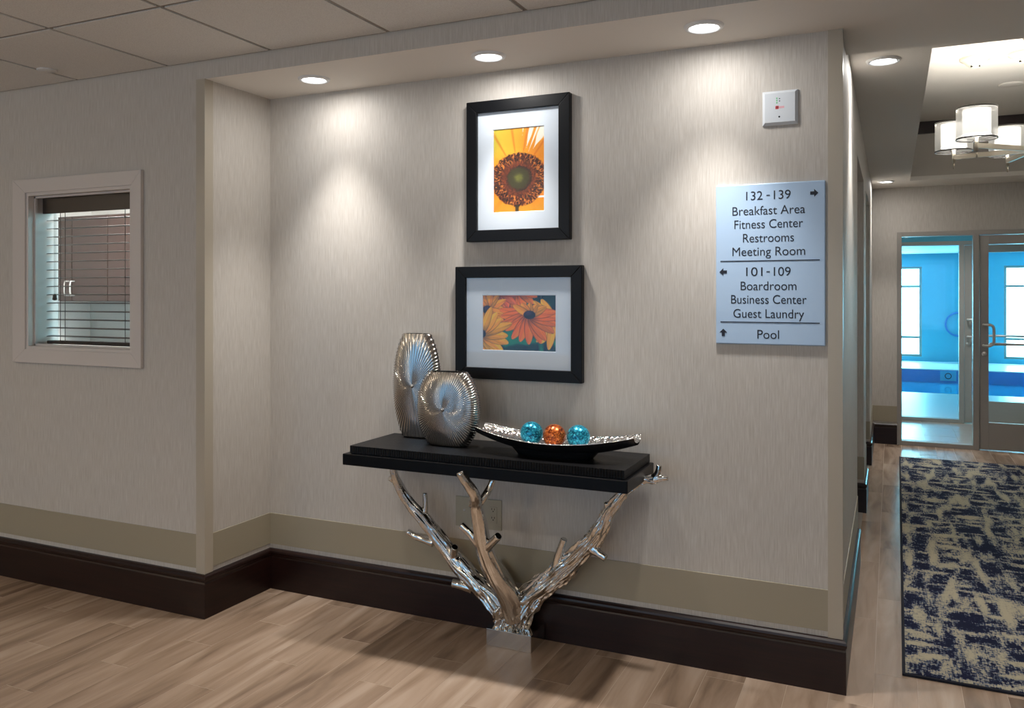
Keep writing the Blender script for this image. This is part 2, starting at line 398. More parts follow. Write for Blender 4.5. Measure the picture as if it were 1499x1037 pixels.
# ------------------------------------------------------------------ ceiling
ce = struct(B(XL, XRT, YREAR, YL, ZC + 0.012, ZC + 0.05).build('ceiling', 'tbar'), 'suspended tile ceiling of the lobby')
bars_mb = MB(); gx0, gp = -1.863, 0.61
i0, i1 = int((XL - gx0) / gp) - 1, int((XRT - gx0) / gp) + 1
j1 = int((YL - YREAR) / gp) + 1
me_tile = B(0.010, gp - 0.010, 0.010, gp - 0.010, 0, 0.016).build('tile_proto', 'tile'); tm = me_tile.data; bpy.data.objects.remove(me_tile)
for i in range(i0, i1 + 1):
    for j in range(1, j1 + 1):
        x, y = gx0 + i * gp, YL - j * gp
        a, b, p, q = max(x, XL), min(x + gp, XRT), max(y, YREAR), y + gp
        if b - a < 0.06 or q - p < 0.06: continue
        if abs(b - a - gp) < 1e-6 and abs(q - p - gp) < 1e-6:
            o = bpy.data.objects.new('ceiling_tile', tm); COL.objects.link(o); o.location = (x, y, ZC - 0.004); o.parent = ce
        else: B(a + 0.010, b - 0.010, p + 0.010, q - 0.010, ZC - 0.004, ZC + 0.012).build('ceiling_tile', 'tile', ce)
for i in range(i0, i1 + 1):
    x = gx0 + i * gp
    if XL < x < XRT: B(x - 0.007, x + 0.007, YREAR, YL, ZC, ZC + 0.012).build('grid_bar', 'tbar', ce)
for j in range(0, j1 + 1):
    y = YL - j * gp
    if y > YREAR: B(XL, XRT, y - 0.007, min(y + 0.007, YL), ZC + 0.0005, ZC + 0.012).build('grid_bar', 'tbar', ce)

# beam over niche: wallpapered front, painted underside
bm_ = MB().box(XR, XRT, YL, YB, ZS, 2.9, 0); bm_.box(XH, XRT, YB, YBEAM, ZS, 2.9, 0)
bo = struct(bm_.build('ceiling_beam', ['soffit', 'wallpaper']), 'dropped ceiling beam over the niche')
for p in bo.data.polygons:
    if p.normal.y < -0.9 and abs(p.center.y - YL) < 0.01: p.material_index = 1
# hall ceiling ring with raised tray
TX0, TX1, TY0, TY1 = 0.16, 1.86, 3.95, 8.52
hc = MB().box(XH - 0.6, TX0, YBEAM, YE, ZH, ZH + 0.04).box(TX1, XRT, YBEAM, YE, ZH, ZH + 0.04).box(TX0, TX1, YBEAM, TY0, ZH, ZH + 0.04).box(TX0, TX1, TY1, YE, ZH, ZH + 0.04)
struct(hc.build('ceiling_hall', 'soffit'), 'lowered hall ceiling around the raised tray')
tw = MB().box(TX0 - 0.06, TX0, TY0, TY1, ZH + 0.04, ZT).box(TX1, TX1 + 0.06, TY0, TY1, ZH + 0.04, ZT).box(TX0 - 0.06, TX1 + 0.06, TY0 - 0.06, TY0, ZH + 0.04, ZT).box(TX0 - 0.06, TX1 + 0.06, TY1, TY1 + 0.06, ZH + 0.04, ZT)
struct(tw.build('wall_tray', 'tray_wall'), 'upright sides of the raised ceiling tray')
struct(B(TX0 - 0.06, TX1 + 0.06, TY0 - 0.06, TY1 + 0.06, ZT, ZT + 0.05).build('ceiling_tray', 'tray_white'), 'white raised tray ceiling')
cr = MB()
cr.box(TX0, TX1, TY1 - 0.03, TY1, 2.955, ZT).box(TX0, TX1, TY0, TY0 + 0.03, 2.955, ZT).box(TX0, TX0 + 0.03, TY0 + 0.03, TY1 - 0.03, 2.955, ZT).box(TX1 - 0.03, TX1, TY0 + 0.03, TY1 - 0.03, 2.955, ZT)
struct(cr.build('trim_7', 'espresso'), 'dark wood moulding around the ceiling tray')

# ------------------------------------------------------------------ baseboards, protective bands and corner guards
BP = [(0, 0), (0.017, 0), (0.017, 0.158), (0.014, 0.164), (0.0155, 0.170), (0.0195, 0.176), (0.0205, 0.184), (0.018, 0.192), (0.011, 0.1985), (0.0, 0.2)]
RAIL = [(0, 0.222), (0.0035, 0.222), (0.0035, 0.376), (0, 0.377)]
path = [(XL, YL), (XR, YL), (XR, YB), (XH, YB), (XH, A1)]
sweep([('baseboard_left', 'dark wood baseboard below the office window wall'), ('baseboard_return', 'dark wood baseboard on the niche side wall'), ('baseboard_back', 'dark wood baseboard behind the console table'), ('baseboard_hall', 'dark wood baseboard along the near hall wall')], path, BP, 'espresso')
sweep([('trim_1', 'olive wall-protection band below the office window'), ('trim_2', 'olive wall-protection band on the niche side wall'), ('trim_3', 'olive wall-protection band on the niche wall'), ('trim_4', 'olive wall-protection band on the hall wall')], path, RAIL, 'band')
def guard(n, x, y, sx, sy, label):                   # L-shaped guard around an outside corner
    w, t_ = 0.047, 0.005
    ax, ay = (x + sx * t_, y + sy * t_)
    pts = [(x - sx * w, y), (x - sx * w, ay), (ax, ay), (ax, y - sy * w), (x, y - sy * w), (x, y)]
    struct(MB().prism(pts, 0.2, ZS if n < 20 else AZ).build('trim_%d' % n, 'guard'), label)
guard(5, XR, YL, 1, -1, 'tan corner guard on the outer niche corner')
guard(6, XH, YB, 1, -1, 'tan corner guard on the hall corner')
for i, (a, b, nm) in enumerate(((A2, A3, 'first'), (A4, YE, 'second'))):
    pth = [(XH - AD, a), (XH, a), (XH, b)]
    sweep([('baseboard_bay_%d' % (i + 1), 'dark baseboard on the %s pier face' % nm), ('baseboard_pier_%d' % (i + 1), 'dark baseboard along the %s hall pier' % nm)], pth, BP, 'espresso')
    sweep([('trim_%d' % (8 + 2 * i), 'olive band on the %s pier face' % nm), ('trim_%d' % (9 + 2 * i), 'olive band along the %s hall pier' % nm)], pth, RAIL, 'band')
sweep([('baseboard_end', 'dark baseboard on the hall end wall')], [(XH, YE), (DX0, YE)], BP, 'espresso')
sweep([('trim_12', 'olive band on the hall end wall')], [(XH, YE), (DX0, YE)], RAIL, 'band')
sweep([('baseboard_right', 'dark baseboard on the right wall')], [(XRT, YE), (XRT, YREAR)], BP, 'espresso')

# ------------------------------------------------------------------ recessed downlights and other ceiling devices
def downlight(x, y, z, label, group, power, color, size=72, r_=0.055, blend=1.0, lens=True, tilt=(0, 0), light_r=0.05):
    t_ = thing('recessed_downlight', (x, y, z), label, 'ceiling light', group)
    MB().lathe([(r_ - 0.002, -0.001), (r_ + 0.001, -0.010), (r_ + 0.014, -0.008), (r_ + 0.018, 0.0)], (x, y, z), 40).build('trim_ring', 'trim_metal', t_)
    MB().lathe([(0.0005, -0.0035), (r_ - 0.002, -0.003)], (x, y, z), 40).build('lens', 'lens', t_)
    d = bpy.data.lights.new('lamp', 'SPOT'); d.energy = power; d.color = color; d.spot_size = math.radians(size); d.spot_blend = blend; d.shadow_soft_size = light_r
    o = bpy.data.objects.new('lamp', d); COL.objects.link(o); o.location = (x, y, z - 0.03); o.rotation_euler = (math.radians(tilt[0]), math.radians(tilt[1]), 0)
    set_parent(o, t_)
    d = bpy.data.lights.new('lamp_spill', 'AREA'); d.shape = 'DISK'; d.size = 2 * r_; d.energy = power * 0.033; d.color = color   # light scattered sideways by the lens
    o = bpy.data.objects.new('lamp_spill', d); COL.objects.link(o); o.location = (x, y, z - 0.012); set_parent(o, t_)
    return t_
G1 = 'downlights above the niche'
downlight(-2.405, 3.085, ZS, 'glowing round recessed ceiling light nearest the niche corner', G1, SPOT_W, COOL)
downlight(-1.515, 3.085, ZS, 'glowing round recessed ceiling light above the sunflower picture', G1, SPOT_W, COOL)
downlight(-0.626, 3.075, ZS, 'glowing round recessed ceiling light above the directory sign', G1, SPOT_W, COOL)
G2 = 'downlights along the hall'
downlight(-0.03, 4.06, ZH, 'glowing recessed ceiling light at the start of the hall', G2, HALL_W, COOL)
downlight(-0.04, 8.46, ZH, 'glowing recessed ceiling light near the glass pool doors', G2, HALL_W, COOL)
G3 = 'added lobby downlights behind the camera'  # unseen downlights, added to light the lobby
for i, (x, y) in enumerate([(-4.4, 1.0), (-2.2, 0.8), (0.2, 0.8)]):
    downlight(gx0 + round((x - gx0) / gp) * gp + gp / 2, YL - (round((YL - y) / gp) + 0.5) * gp, ZC - 0.004, ['leftmost', 'middle', 'rightmost'][i] + ' of three unseen warm downlights added to light the lobby', G3, LOBBY_FILL_W, WARM, 140, 0.055, 0.8)
for i, (x, y, lb) in enumerate([(-5.6, 0.2, 'left of the three'), (-2.6, -1.4, 'middle one of the three'), (-0.5, -1.4, 'right of the three')]):  # unseen pendants, added to brighten the left wall and ceiling
    t_ = thing('fill_pendant', (x, y, ZC), 'unseen warm drum pendant added to brighten the lobby, ' + lb, 'added fill lamp', 'added lobby fill pendants')
    MB().tube([(x, y, 2.2), (x, y, ZC)], 0.006, 8).build('rod', 'champagne', t_)
    MB().lathe([(0.28, 1.90), (0.28, 2.20)], (x, y, 0), 40).build('shade', 'shade_outer', t_)
    MB().lathe([(0.001, 1.905), (0.275, 1.905)], (x, y, 0), 40).build('diffuser', 'shade_outer', t_)
    d = bpy.data.lights.new('lamp', 'POINT'); d.energy = FILL_PENDANT_W; d.color = (1.0, 0.80, 0.56); d.shadow_soft_size = 0.15
    o = bpy.data.objects.new('lamp', d); COL.objects.link(o); o.location = (x, y, 2.05); set_parent(o, t_)
t_ = thing('sprinkler_cover', (-3.66, 2.66, ZC), 'small round sprinkler cover plate in a ceiling tile', 'sprinkler')
MB().lathe([(0.001, -0.013), (0.040, -0.012), (0.043, -0.010), (0.043, -0.0045)], (-3.655, 2.675, ZC), 32).build('cover_plate', 'tile', t_)
MB().lathe([(0.036, -0.009), (0.036, -0.0045)], (-3.655, 2.675, ZC), 32).build('shadow_gap', 'dark', t_)
for i, (x, y, lb) in enumerate([(0.512, 6.34, 'cream cone-shaped smoke detector on tray ceiling, the left one'), (0.79, 6.33, 'cream smoke detector at the right edge, on tray ceiling')]):
    t_ = thing('smoke_detector', (x, y, ZT), lb, 'smoke detector', 'tray ceiling smoke detectors')
    MB().lathe([(0.092, 0), (0.092, -0.012), (0.085, -0.018)], (x, y, ZT), 36, close=False).build('base_plate', 'speckle', t_)
    MB().lathe([(0.085, -0.016), (0.062, -0.030), (0.052, -0.046), (0.034, -0.055), (0.030, -0.066), (0.001, -0.070)], (x, y, ZT), 36).build('sensor_head', 'speckle', t_)
    for a in (-0.7, -2.3): B(x + 0.026 * math.cos(a) - 0.010, x + 0.026 * math.cos(a) + 0.010, y + 0.032 * math.sin(a) - 0.004, y + 0.032 * math.sin(a) + 0.006, ZT - 0.066, ZT - 0.056).build('sensor_slot', 'dark', t_)
t_ = MB().lathe([(0.001, -0.008), (0.075, -0.007), (0.085, -0.003), (0.085, 0)], (0.823, 7.25, ZT), 32).build('speaker_disc', 'tray_white')
tag(t_, 'flat white round cover plate on the tray ceiling behind the detectors', 'cover plate')

# ------------------------------------------------------------------ office window, blind and office room
wf = thing('window_1', (-3.7, YL, 1.12), 'white-framed interior window with dark blind and office behind', None)
del wf['label']; tag(wf, 'white-trimmed interior window looking into an office', kind='structure')
ox0, ox1, oz0, oz1 = -4.172, -3.247, 1.130, 2.078
def tb(pts_, name='casing'):
    mb = MB(); n = len(pts_); v = [(x, YL - 0.018, z) for x, z in pts_] + [(x, YL, z) for x, z in pts_]
    mb.add(v, [tuple(range(n)), tuple(range(n, 2 * n))[::-1]] + [(i, (i + 1) % n, n + (i + 1) % n, n + i) for i in range(n)])
    return mb.build(name, 'white_trim', wf, 0.002)
tb([(ox0, oz1), (ox1, oz1), (WX1, WZ1), (WX0, WZ1)]); tb([(ox0, oz0), (ox1, oz0), (WX1, WZ0), (WX0, WZ0)])
tb([(ox0, oz0), (WX0, WZ0), (WX0, WZ1), (ox0, oz1)]); tb([(ox1, oz0), (WX1, WZ0), (WX1, WZ1), (ox1, oz1)])
ji = 0.016
B(WX0, WX0 + ji, YL - 0.01, YL + T, WZ0, WZ1).build('jamb_lining', 'white_trim', wf); B(WX1 - ji, WX1, YL - 0.01, YL + T, WZ0, WZ1).build('jamb_lining', 'white_trim', wf)
B(WX0 + ji, WX1 - ji, YL - 0.01, YL + T, WZ0, WZ0 + ji).build('sill', 'white_trim', wf); B(WX0 + ji, WX1 - ji, YL - 0.01, YL + T, WZ1 - ji, WZ1).build('head_lining', 'white_trim', wf)
s_ = 0.010
for (a, b, c, d) in ((WX0 + ji, WX0 + ji + s_, WZ0 + ji, WZ1 - ji), (WX1 - ji - s_, WX1 - ji, WZ0 + ji, WZ1 - ji), (WX0 + ji, WX1 - ji, WZ0 + ji, WZ0 + ji + s_), (WX0 + ji, WX1 - ji, WZ1 - ji - s_, WZ1 - ji)):
    B(a, b, YL + 0.022, YL + 0.034, c, d).build('glazing_bead', 'white_trim', wf)
B(WX0 + ji + 0.001, WX1 - ji - 0.001, YL + 0.034, YL + 0.039, WZ0 + ji + 0.001, WZ1 - ji - 0.001).build('pane', 'glass_cover', wf)
bl = thing('venetian_blind', (-3.7, YL + 0.12, 1.22), 'dark brown wooden venetian blind with open slats inside the window', 'blind')
sx0, sx1, sy0, sy1 = WX0 + 0.022, WX1 - 0.02, YL + 0.088, YL + 0.138
B(sx0, sx1, sy0 - 0.006, sy1 + 0.006, 1.925, WZ1 - ji - 0.001).build('head_rail', 'slat', bl, 0.003)
B(sx0 - 0.002, sx1, sy0 - 0.022, sy0 - 0.012, 1.905, WZ1 - ji - 0.001).build('valance', 'slat', bl, 0.003)
zz = 1.262; k = 0
while zz < 1.89:
    v = []
    for x in (sx0, sx1):
        for q in range(5):
            a = q / 4; y = sy0 + a * (sy1 - sy0); z = zz + 0.006 * math.sin(math.pi * a) * 0.5 + (a - 0.5) * 0.002
            v += [(x, y, z), (x, y, z + 0.0022)]
    f = []
    for q in range(4):
        a = 2 * q; f += [(a, a + 2, a + 12, a + 10), (a + 1, a + 11, a + 13, a + 3)]
    f += [(0, 10, 11, 1), (8, 9, 19, 18), (0, 1, 3, 2), (2, 3, 5, 4), (4, 5, 7, 6), (6, 7, 9, 8), (10, 12, 13, 11), (12, 14, 15, 13), (14, 16, 17, 15), (16, 18, 19, 17)]
    MB().add(v, f).build('slat', 'slat', bl); zz += 0.0435
B(sx0, sx1, sy0, sy1, 1.222, 1.240).build('bottom_rail', 'slat', bl, 0.004)
for x in (sx0 + 0.11, sx0 + 0.145, sx1 - 0.10, sx1 - 0.14):
    MB().tube([(x, sy0 - 0.002, 1.235), (x, sy0 - 0.002, 1.93)], 0.0015, 6).build('ladder_cord', 'cord', bl)
for x in (sx0 + 0.068, sx0 + 0.080):
    MB().tube([(x, sy0 - 0.006, 1.48), (x, sy0 - 0.006, 1.93)], 0.0010, 6).build('pull_cord', 'cord', bl)
tx = sx0 + 0.074; MB().lathe([(0.004, 0.03), (0.009, 0.022), (0.012, 0.0), (0.004, -0.004)], (tx, sy0 - 0.008, 1.455), 12, close=True).build('tassel', 'slat', bl)
# office room
OXL, OXR, OY1 = -5.46, XR - T, 4.36
struct(B(OXL - 0.1, OXL, YL + T, OY1 + 0.1, 0, 2.6).build('wall_office_left', 'office_wall'), 'white office side wall behind the blind')
struct(B(OXL, OXR, OY1, OY1 + 0.1, 0, 2.6).build('wall_office_back', 'office_wall'), 'white office back wall behind the cabinet')
struct(B(OXL, OXR, YL + T, OY1, -0.05, 0.0).build('floor_office', 'vtile'), 'office floor')
struct(B(OXL, OXR, YL + T, OY1, 2.45, 2.5).build('ceiling_office', 'office_wall'), 'office ceiling')
cb = thing('wall_cabinet', (-4.6, 4.2, 1.43), 'dark brown wall cabinet with curved handles seen through the blind', 'cabinet')
B(-5.37, -3.4, 4.03, OY1, 1.432, 2.03).build('body', 'cabinet', cb)
dx = [-5.37, -5.215, -4.86, -4.5, -4.14, -3.78, -3.41]
for i in range(len(dx) - 1):
    dr = B(dx[i] + 0.003, dx[i + 1] - 0.003, 4.005, 4.03, 1.436, 2.026).build('cabinet_door', 'cabinet', cb, 0.002)
    if i in (0, 1, 3):
        hx = dx[1] + (-0.028 if i == 0 else 0.028) if i < 2 else dx[4] - 0.03
        pts_ = [(hx, 4.005, 1.475), (hx, 3.975, 1.475), (hx, 3.970, 1.50), (hx, 3.970, 1.55), (hx, 3.975, 1.572), (hx, 4.005, 1.572)]
        MB().tube(pts_, 0.006, 8).build('handle', 'handle_alu', dr)
oct_ = thing('office_counter', (-4.3, 4.0, 0), 'office counter with pale top below the dark wall cabinet', 'counter')
B(OXL + 0.002, -3.2, 3.74, OY1 - 0.002, 1.085, 1.115).build('counter_top', 'counter', oct_, 0.003)
B(OXL + 0.002, -3.2, 3.80, OY1 - 0.002, 0.0, 1.085).build('counter_base', 'cabinet', oct_)
struct(B(OXL, -3.2, OY1 - 0.012, OY1, 1.115, 1.432).build('trim_13', 'splash'), 'grey backsplash above the office counter')
ph = thing('desk_telephone', (-4.87, 3.95, 1.115), 'small black telephone lying on the office counter', 'telephone')
MB().prism([(-4.95, 3.86), (-4.79, 3.86), (-4.79, 4.02), (-4.95, 4.02)], 1.115, 1.135).build('phone_base', 'dark', ph, 0.004)
B(-4.93, -4.89, 3.87, 4.01, 1.138, 1.160).build('handset', 'dark', ph, 0.006)
oc = thing('office_chair', (-5.2, 3.55, 0), 'grey-blue office chair behind the blind, left of the counter', 'chair')
MB().prism([(-5.42, 3.50), (-5.06, 3.44), (-5.05, 3.49), (-5.41, 3.55)], 0.92, 1.34).build('backrest', 'chair_blue', oc, 0.02)
B(-5.44, -5.0, 3.12, 3.5, 0.46, 0.54).build('seat', 'chair_blue', oc, 0.02)
MB().tube([(-5.22, 3.32, 0.06), (-5.22, 3.32, 0.46)], 0.03, 10).build('stem', 'dark', oc)
for a in range(5):
    q = a * 2 * math.pi / 5; MB().tube([(-5.22, 3.32, 0.08), (-5.22 + 0.2 * math.cos(q), 3.32 + 0.2 * math.sin(q), 0.03)], 0.02, 8).build('foot', 'dark', oc)
MB().tube([(-5.06, 3.46, 0.54), (-5.06, 3.53, 0.9), (-5.05, 3.50, 1.2)], 0.014, 8).build('back_support', 'dark', oc)
olp = thing('office_fill_lamp', (-4.2, 3.5, 2.45), 'unseen bright lamp panel added to light the office', 'ceiling light')
B(-4.6, -3.6, 3.35, 3.75, 2.43, 2.4499).build('fill_panel', 'office_fill', olp)  # out of sight, added so the office is lit
ol = area_light('lamp', (-4.1, 3.55, 2.42), (0, 0, 0), 0.9, 0.35, 34, (1, 0.98, 0.95)); set_parent(ol, olp)

# ------------------------------------------------------------------ framed flower pictures
def paint(name, x0, x1, z0, z1, y, nx, nz, fn, parent):
    xs_ = np.linspace(x0, x1, nx + 1); zs_ = np.linspace(z0, z1, nz + 1)
    X, Z = np.meshgrid(xs_, zs_)
    v = np.stack([X.ravel(), np.full(X.size, y), Z.ravel()], 1)
    i = np.arange(nx)[None, :] + (np.arange(nz) * (nx + 1))[:, None]
    f = np.stack([i, i + 1, i + nx + 2, i + nx + 1], -1).reshape(-1, 4)
    me = bpy.data.meshes.new(name); me.from_pydata(v.tolist(), [], f.tolist())
    U, V = (X - x0) / (x1 - x0), (Z - z0) / (z1 - z0)
    c = np.clip(fn(U.ravel(), V.ravel()), 0, 1)
    c = np.where(c <= 0.04045, c / 12.92, ((c + 0.055) / 1.055) ** 2.4)
    a = me.attributes.new('ink', 'FLOAT_COLOR', 'POINT')
    a.data.foreach_set('color', np.concatenate([c, np.ones((len(c), 1))], 1).astype(np.float32).ravel())
    me.materials.append(M['print']); return link(name, me, parent)
def hsh(a, b): 
    q = np.sin(a * 127.1 + b * 311.7) * 43758.5453; return q - np.floor(q)
def vnoise(x, y):
    xi, yi = np.floor(x), np.floor(y); fx, fy = x - xi, y - yi; fx = fx * fx * (3 - 2 * fx); fy = fy * fy * (3 - 2 * fy)
    return (hsh(xi, yi) * (1 - fx) + hsh(xi + 1, yi) * fx) * (1 - fy) + (hsh(xi, yi + 1) * (1 - fx) + hsh(xi + 1, yi + 1) * fx) * fy
def C(r, g, b): return np.array([r, g, b]) / 255.0
def mixc(base, col, a): return base * (1 - a[:, None]) + np.asarray(col) * a[:, None]
def smooth(e0, e1, x): q = np.clip((x - e0) / (e1 - e0), 0, 1); return q * q * (3 - 2 * q)
def sunflower(u, v):
    y = v * 1.51
    c = np.tile(C(240, 150, 30), (u.size, 1))
    c = mixc(c, C(196, 200, 70), smooth(0.55, 0.0, u) * smooth(0.7, 1.35, y))
    c = mixc(c, C(250, 205, 60), smooth(0.6, 0.1, np.abs(u - 0.25)) * smooth(0.85, 1.1, y) * 0.5)
    cx_, cy_ = 0.50, 0.62
    dx_, dy_ = u - cx_, y - cy_
    ang = np.arctan2(dx_, dy_); rr = np.hypot(dx_, dy_)
    c = mixc(c, C(236, 120, 22), 0.55 * smooth(0.35, 0.8, vnoise(ang * 9 + 3, rr * 2.0)) * smooth(1.15, 0.7, y))
    for a0, w0, s0, r0 in [(0.28, 0.030, 0.9, 0.50), (0.52, 0.052, 0.75, 0.55), (0.10, 0.018, 1.0, 0.74), (0.40, 0.012, 0.6, 0.44)]:
        wd = w0 * smooth(r0, r0 + 0.30, rr) * 2.0
        c = mixc(c, C(252, 246, 228), smooth(1.0, 0.6, np.abs(ang - a0) / (wd + 1e-4)) * (rr > r0) * (dy_ > 0))
    for a0 in (-0.55, -0.15, 0.2, 0.66): c = mixc(c, C(214, 104, 20), 0.55 * smooth(0.05, 0.0, np.abs(ang - a0)) * smooth(0.42, 0.5, rr))
    c = mixc(c, C(222, 158, 40), smooth(0.28, 0.05, y) * 0.6)
    c = mixc(c, C(252, 250, 240), ((u > 0.80) & (np.abs(y - 0.265) < 0.014)).astype(float))
    R = np.where(dy_ > 0, np.hypot(dx_ / 0.53, dy_ / 0.44), np.hypot(dx_ / 0.53, dy_ / 0.51))
    R = R + 0.05 * (vnoise(ang * 14, rr * 0 + 2) - 0.5)
    n1 = vnoise(ang * 26 + vnoise(rr * 30, ang * 5) * 2, rr * 26); n2 = vnoise(u * 70, y * 70)
    disc = np.tile(C(44, 18, 12), (u.size, 1))
    disc = mixc(disc, C(206, 124, 50), smooth(0.56, 0.76, n1) * smooth(0.45, 0.72, R))
    disc = mixc(disc, C(150, 66, 26), smooth(0.5, 0.75, n2) * 0.7 * smooth(0.3, 0.5, R))
    disc = mixc(disc, C(120, 48, 20), smooth(0.75, 0.5, R) * smooth(0.38, 0.55, R) * 0.6)
    disc = mixc(disc, C(52, 50, 22), smooth(0.46, 0.34, R))
    disc = mixc(disc, C(110, 112, 42), smooth(0.24, 0.06, R) * (0.5 + 0.5 * n2))
    disc = mixc(disc, C(20, 16, 10), smooth(0.05, 0.0, np.abs(R - 0.45)) * (dx_ > -0.05) * 0.7)
    inside = smooth(1.03, 0.97, R)
    c = c * (1 - inside[:, None]) + disc * inside[:, None]
    c = mixc(c, C(50, 40, 20), smooth(0.045, 0.02, np.abs(u - 0.47)) * (y < 0.14) * 0.9)
    return c
def daisies(u, v):
    x, y = u * 1.43, v
    g = vnoise(x * 7 + 3, y * 5); g2 = vnoise(x * 14, y * 3 + 8)
    c = np.tile(C(16, 52, 50), (u.size, 1))
    c = mixc(c, C(24, 128, 100), smooth(0.5, 0.8, g)); c = mixc(c, C(10, 14, 40), smooth(0.55, 0.8, g2)); c = mixc(c, C(130, 160, 110), smooth(0.78, 0.95, g2) * 0.7)
    rg = random.Random(5)
    def flower(cx_, cy_, L, n, a_start, a_end, tone, sq=1.0, w=0.085):
        nonlocal c
        for k_ in range(n):
            a = math.radians(a_start + (a_end - a_start) * k_ / max(n - 1, 1) + rg.uniform(-4, 4)); l = L * rg.uniform(0.85, 1.08)
            ca, sa = math.cos(a), math.sin(a) * sq; nn = math.hypot(ca, sa); ca, sa = ca / nn, sa / nn; l *= nn
            s_a = (x - cx_) * ca + (y - cy_) * sa; s_t = -(x - cx_) * sa + (y - cy_) * ca
            q = np.clip(s_a / l, 0, 1); wd = w * rg.uniform(0.85, 1.1) * np.sqrt(np.clip(np.sin(np.pi * q ** 0.8), 0, 1)) + 1e-5
            ins = smooth(1.0, 0.88, np.abs(s_t) / wd) * (s_a > 0) * (s_a < l)
            tn = rg.uniform(0, 1); col = np.asarray(tone) * (0.86 + 0.2 * tn) + C(8, -18, -6) * tn
            sh = 0.80 + 0.22 * vnoise(s_t * 60 + k_, s_a * 5) + 0.06 * np.sign(s_t)
            edge = 1 - 0.45 * smooth(0.72, 0.98, np.abs(s_t) / wd)
            layer = col[None, :] * (sh * edge * (0.72 + 0.34 * smooth(0.0, 0.45, q)))[:, None]
            c = c * (1 - ins[:, None]) + layer * ins[:, None]
    def eye(cx_, cy_, rx, ry):
        nonlocal c
        d = np.hypot((x - cx_) / rx, (y - cy_) / ry); dk = mixc(np.tile(C(28, 12, 30), (u.size, 1)), C(96, 60, 90), smooth(0.9, 0.2, np.hypot((x - cx_ + rx * 0.2) / rx, (y - cy_ - ry * 0.4) / ry)) * 0.6)
        ins = smooth(1.05, 0.92, d); c = c * (1 - ins[:, None]) + dk * ins[:, None]
    Y1, Y2, Y3 = C(248, 166, 40), C(240, 132, 36), C(252, 184, 46)
    flower(0.72, 1.08, 0.42, 7, 200, 340, Y2); flower(0.38, 1.05, 0.36, 7, 200, 350, C(226, 118, 60))
    flower(0.10, 0.73, 0.40, 14, 0, 350, Y1, 0.9); eye(0.10, 0.73, 0.095, 0.075)
    flower(1.38, 0.55, 0.50, 9, 120, 260, Y3)
    flower(0.92, 0.64, 0.58, 13, 168, 372, Y2, 0.85, 0.095); flower(0.92, 0.64, 0.40, 5, 40, 140, Y1, 0.6); eye(0.92, 0.645, 0.115, 0.075)
    flower(-0.02, 0.30, 0.60, 9, -75, 70, Y3, 0.9, 0.10); eye(-0.01, 0.30, 0.085, 0.075)
    return np.clip((c - 0.03) * 1.12, 0, 1)
def picture(x0, x1, z0, z1, fwid, px0, px1, pz0, pz1, fn, nx, nz, label, prlabel):
    t_ = thing('framed_picture', ((x0 + x1) / 2, YB, z0), label, 'picture')
    yf, ybk = YB - 0.034, YB - 0.001
    for pts_ in ([(x0, z1), (x1, z1), (x1 - fwid, z1 - fwid), (x0 + fwid, z1 - fwid)], [(x0, z0), (x1, z0), (x1 - fwid, z0 + fwid), (x0 + fwid, z0 + fwid)],
                 [(x0, z0), (x0, z1), (x0 + fwid, z1 - fwid), (x0 + fwid, z0 + fwid)], [(x1, z0), (x1, z1), (x1 - fwid, z1 - fwid), (x1 - fwid, z0 + fwid)]):
        v = [(x, yf, z) for x, z in pts_] + [(x, ybk, z) for x, z in pts_]
        MB().add(v, [(0, 1, 2, 3), (7, 6, 5, 4)] + [(i, (i + 1) % 4, 4 + (i + 1) % 4, 4 + i) for i in range(4)]).build('frame_rail', 'black_frame', t_, 0.0025)
    a, b, c_, d = x0 + fwid - 0.004, x1 - fwid + 0.004, z0 + fwid - 0.004, z1 - fwid + 0.004
    ym = YB - 0.018
    mb = MB(); bw = 0.004
    o = [(a, c_), (b, c_), (b, d), (a, d)]; i_ = [(px0, pz0), (px1, pz0), (px1, pz1), (px0, pz1)]; i2 = [(px0 + bw * .6, pz0 + bw * .6), (px1 - bw * .6, pz0 + bw * .6), (px1 - bw * .6, pz1 - bw * .6), (px0 + bw * .6, pz1 - bw * .6)]
    v = [(x, ym, z) for x, z in o] + [(x, ym, z) for x, z in i_] + [(x, ym + bw, z) for x, z in i2]
    mb.add(v, [(k, (k + 1) % 4, 4 + (k + 1) % 4, 4 + k) for k in range(4)] + [(4 + k, 4 + (k + 1) % 4, 8 + (k + 1) % 4, 8 + k) for k in range(4)])
    mb.build('mat_board', 'mat_board', t_)
    tag(paint('print', px0 - 0.002, px1 + 0.002, pz0 - 0.002, pz1 + 0.002, ym + bw + 0.0005, nx, nz, fn, t_), prlabel)
    B(a, b, YB - 0.0245, YB - 0.0225, c_, d).build('glazing', 'glass_cover', t_)
picture(-1.724, -1.233, 1.717, 2.339, 0.051, -1.599, -1.355, 1.843, 2.211, sunflower, 120, 180, 'upright black-framed sunflower close-up, the upper of two pictures', 'sunflower photograph')
picture(-1.780, -1.178, 1.109, 1.607, 0.050, -1.652, -1.301, 1.236, 1.481, daisies, 170, 120, 'wide black-framed photograph of orange daisies, the lower picture', 'orange daisies photograph')

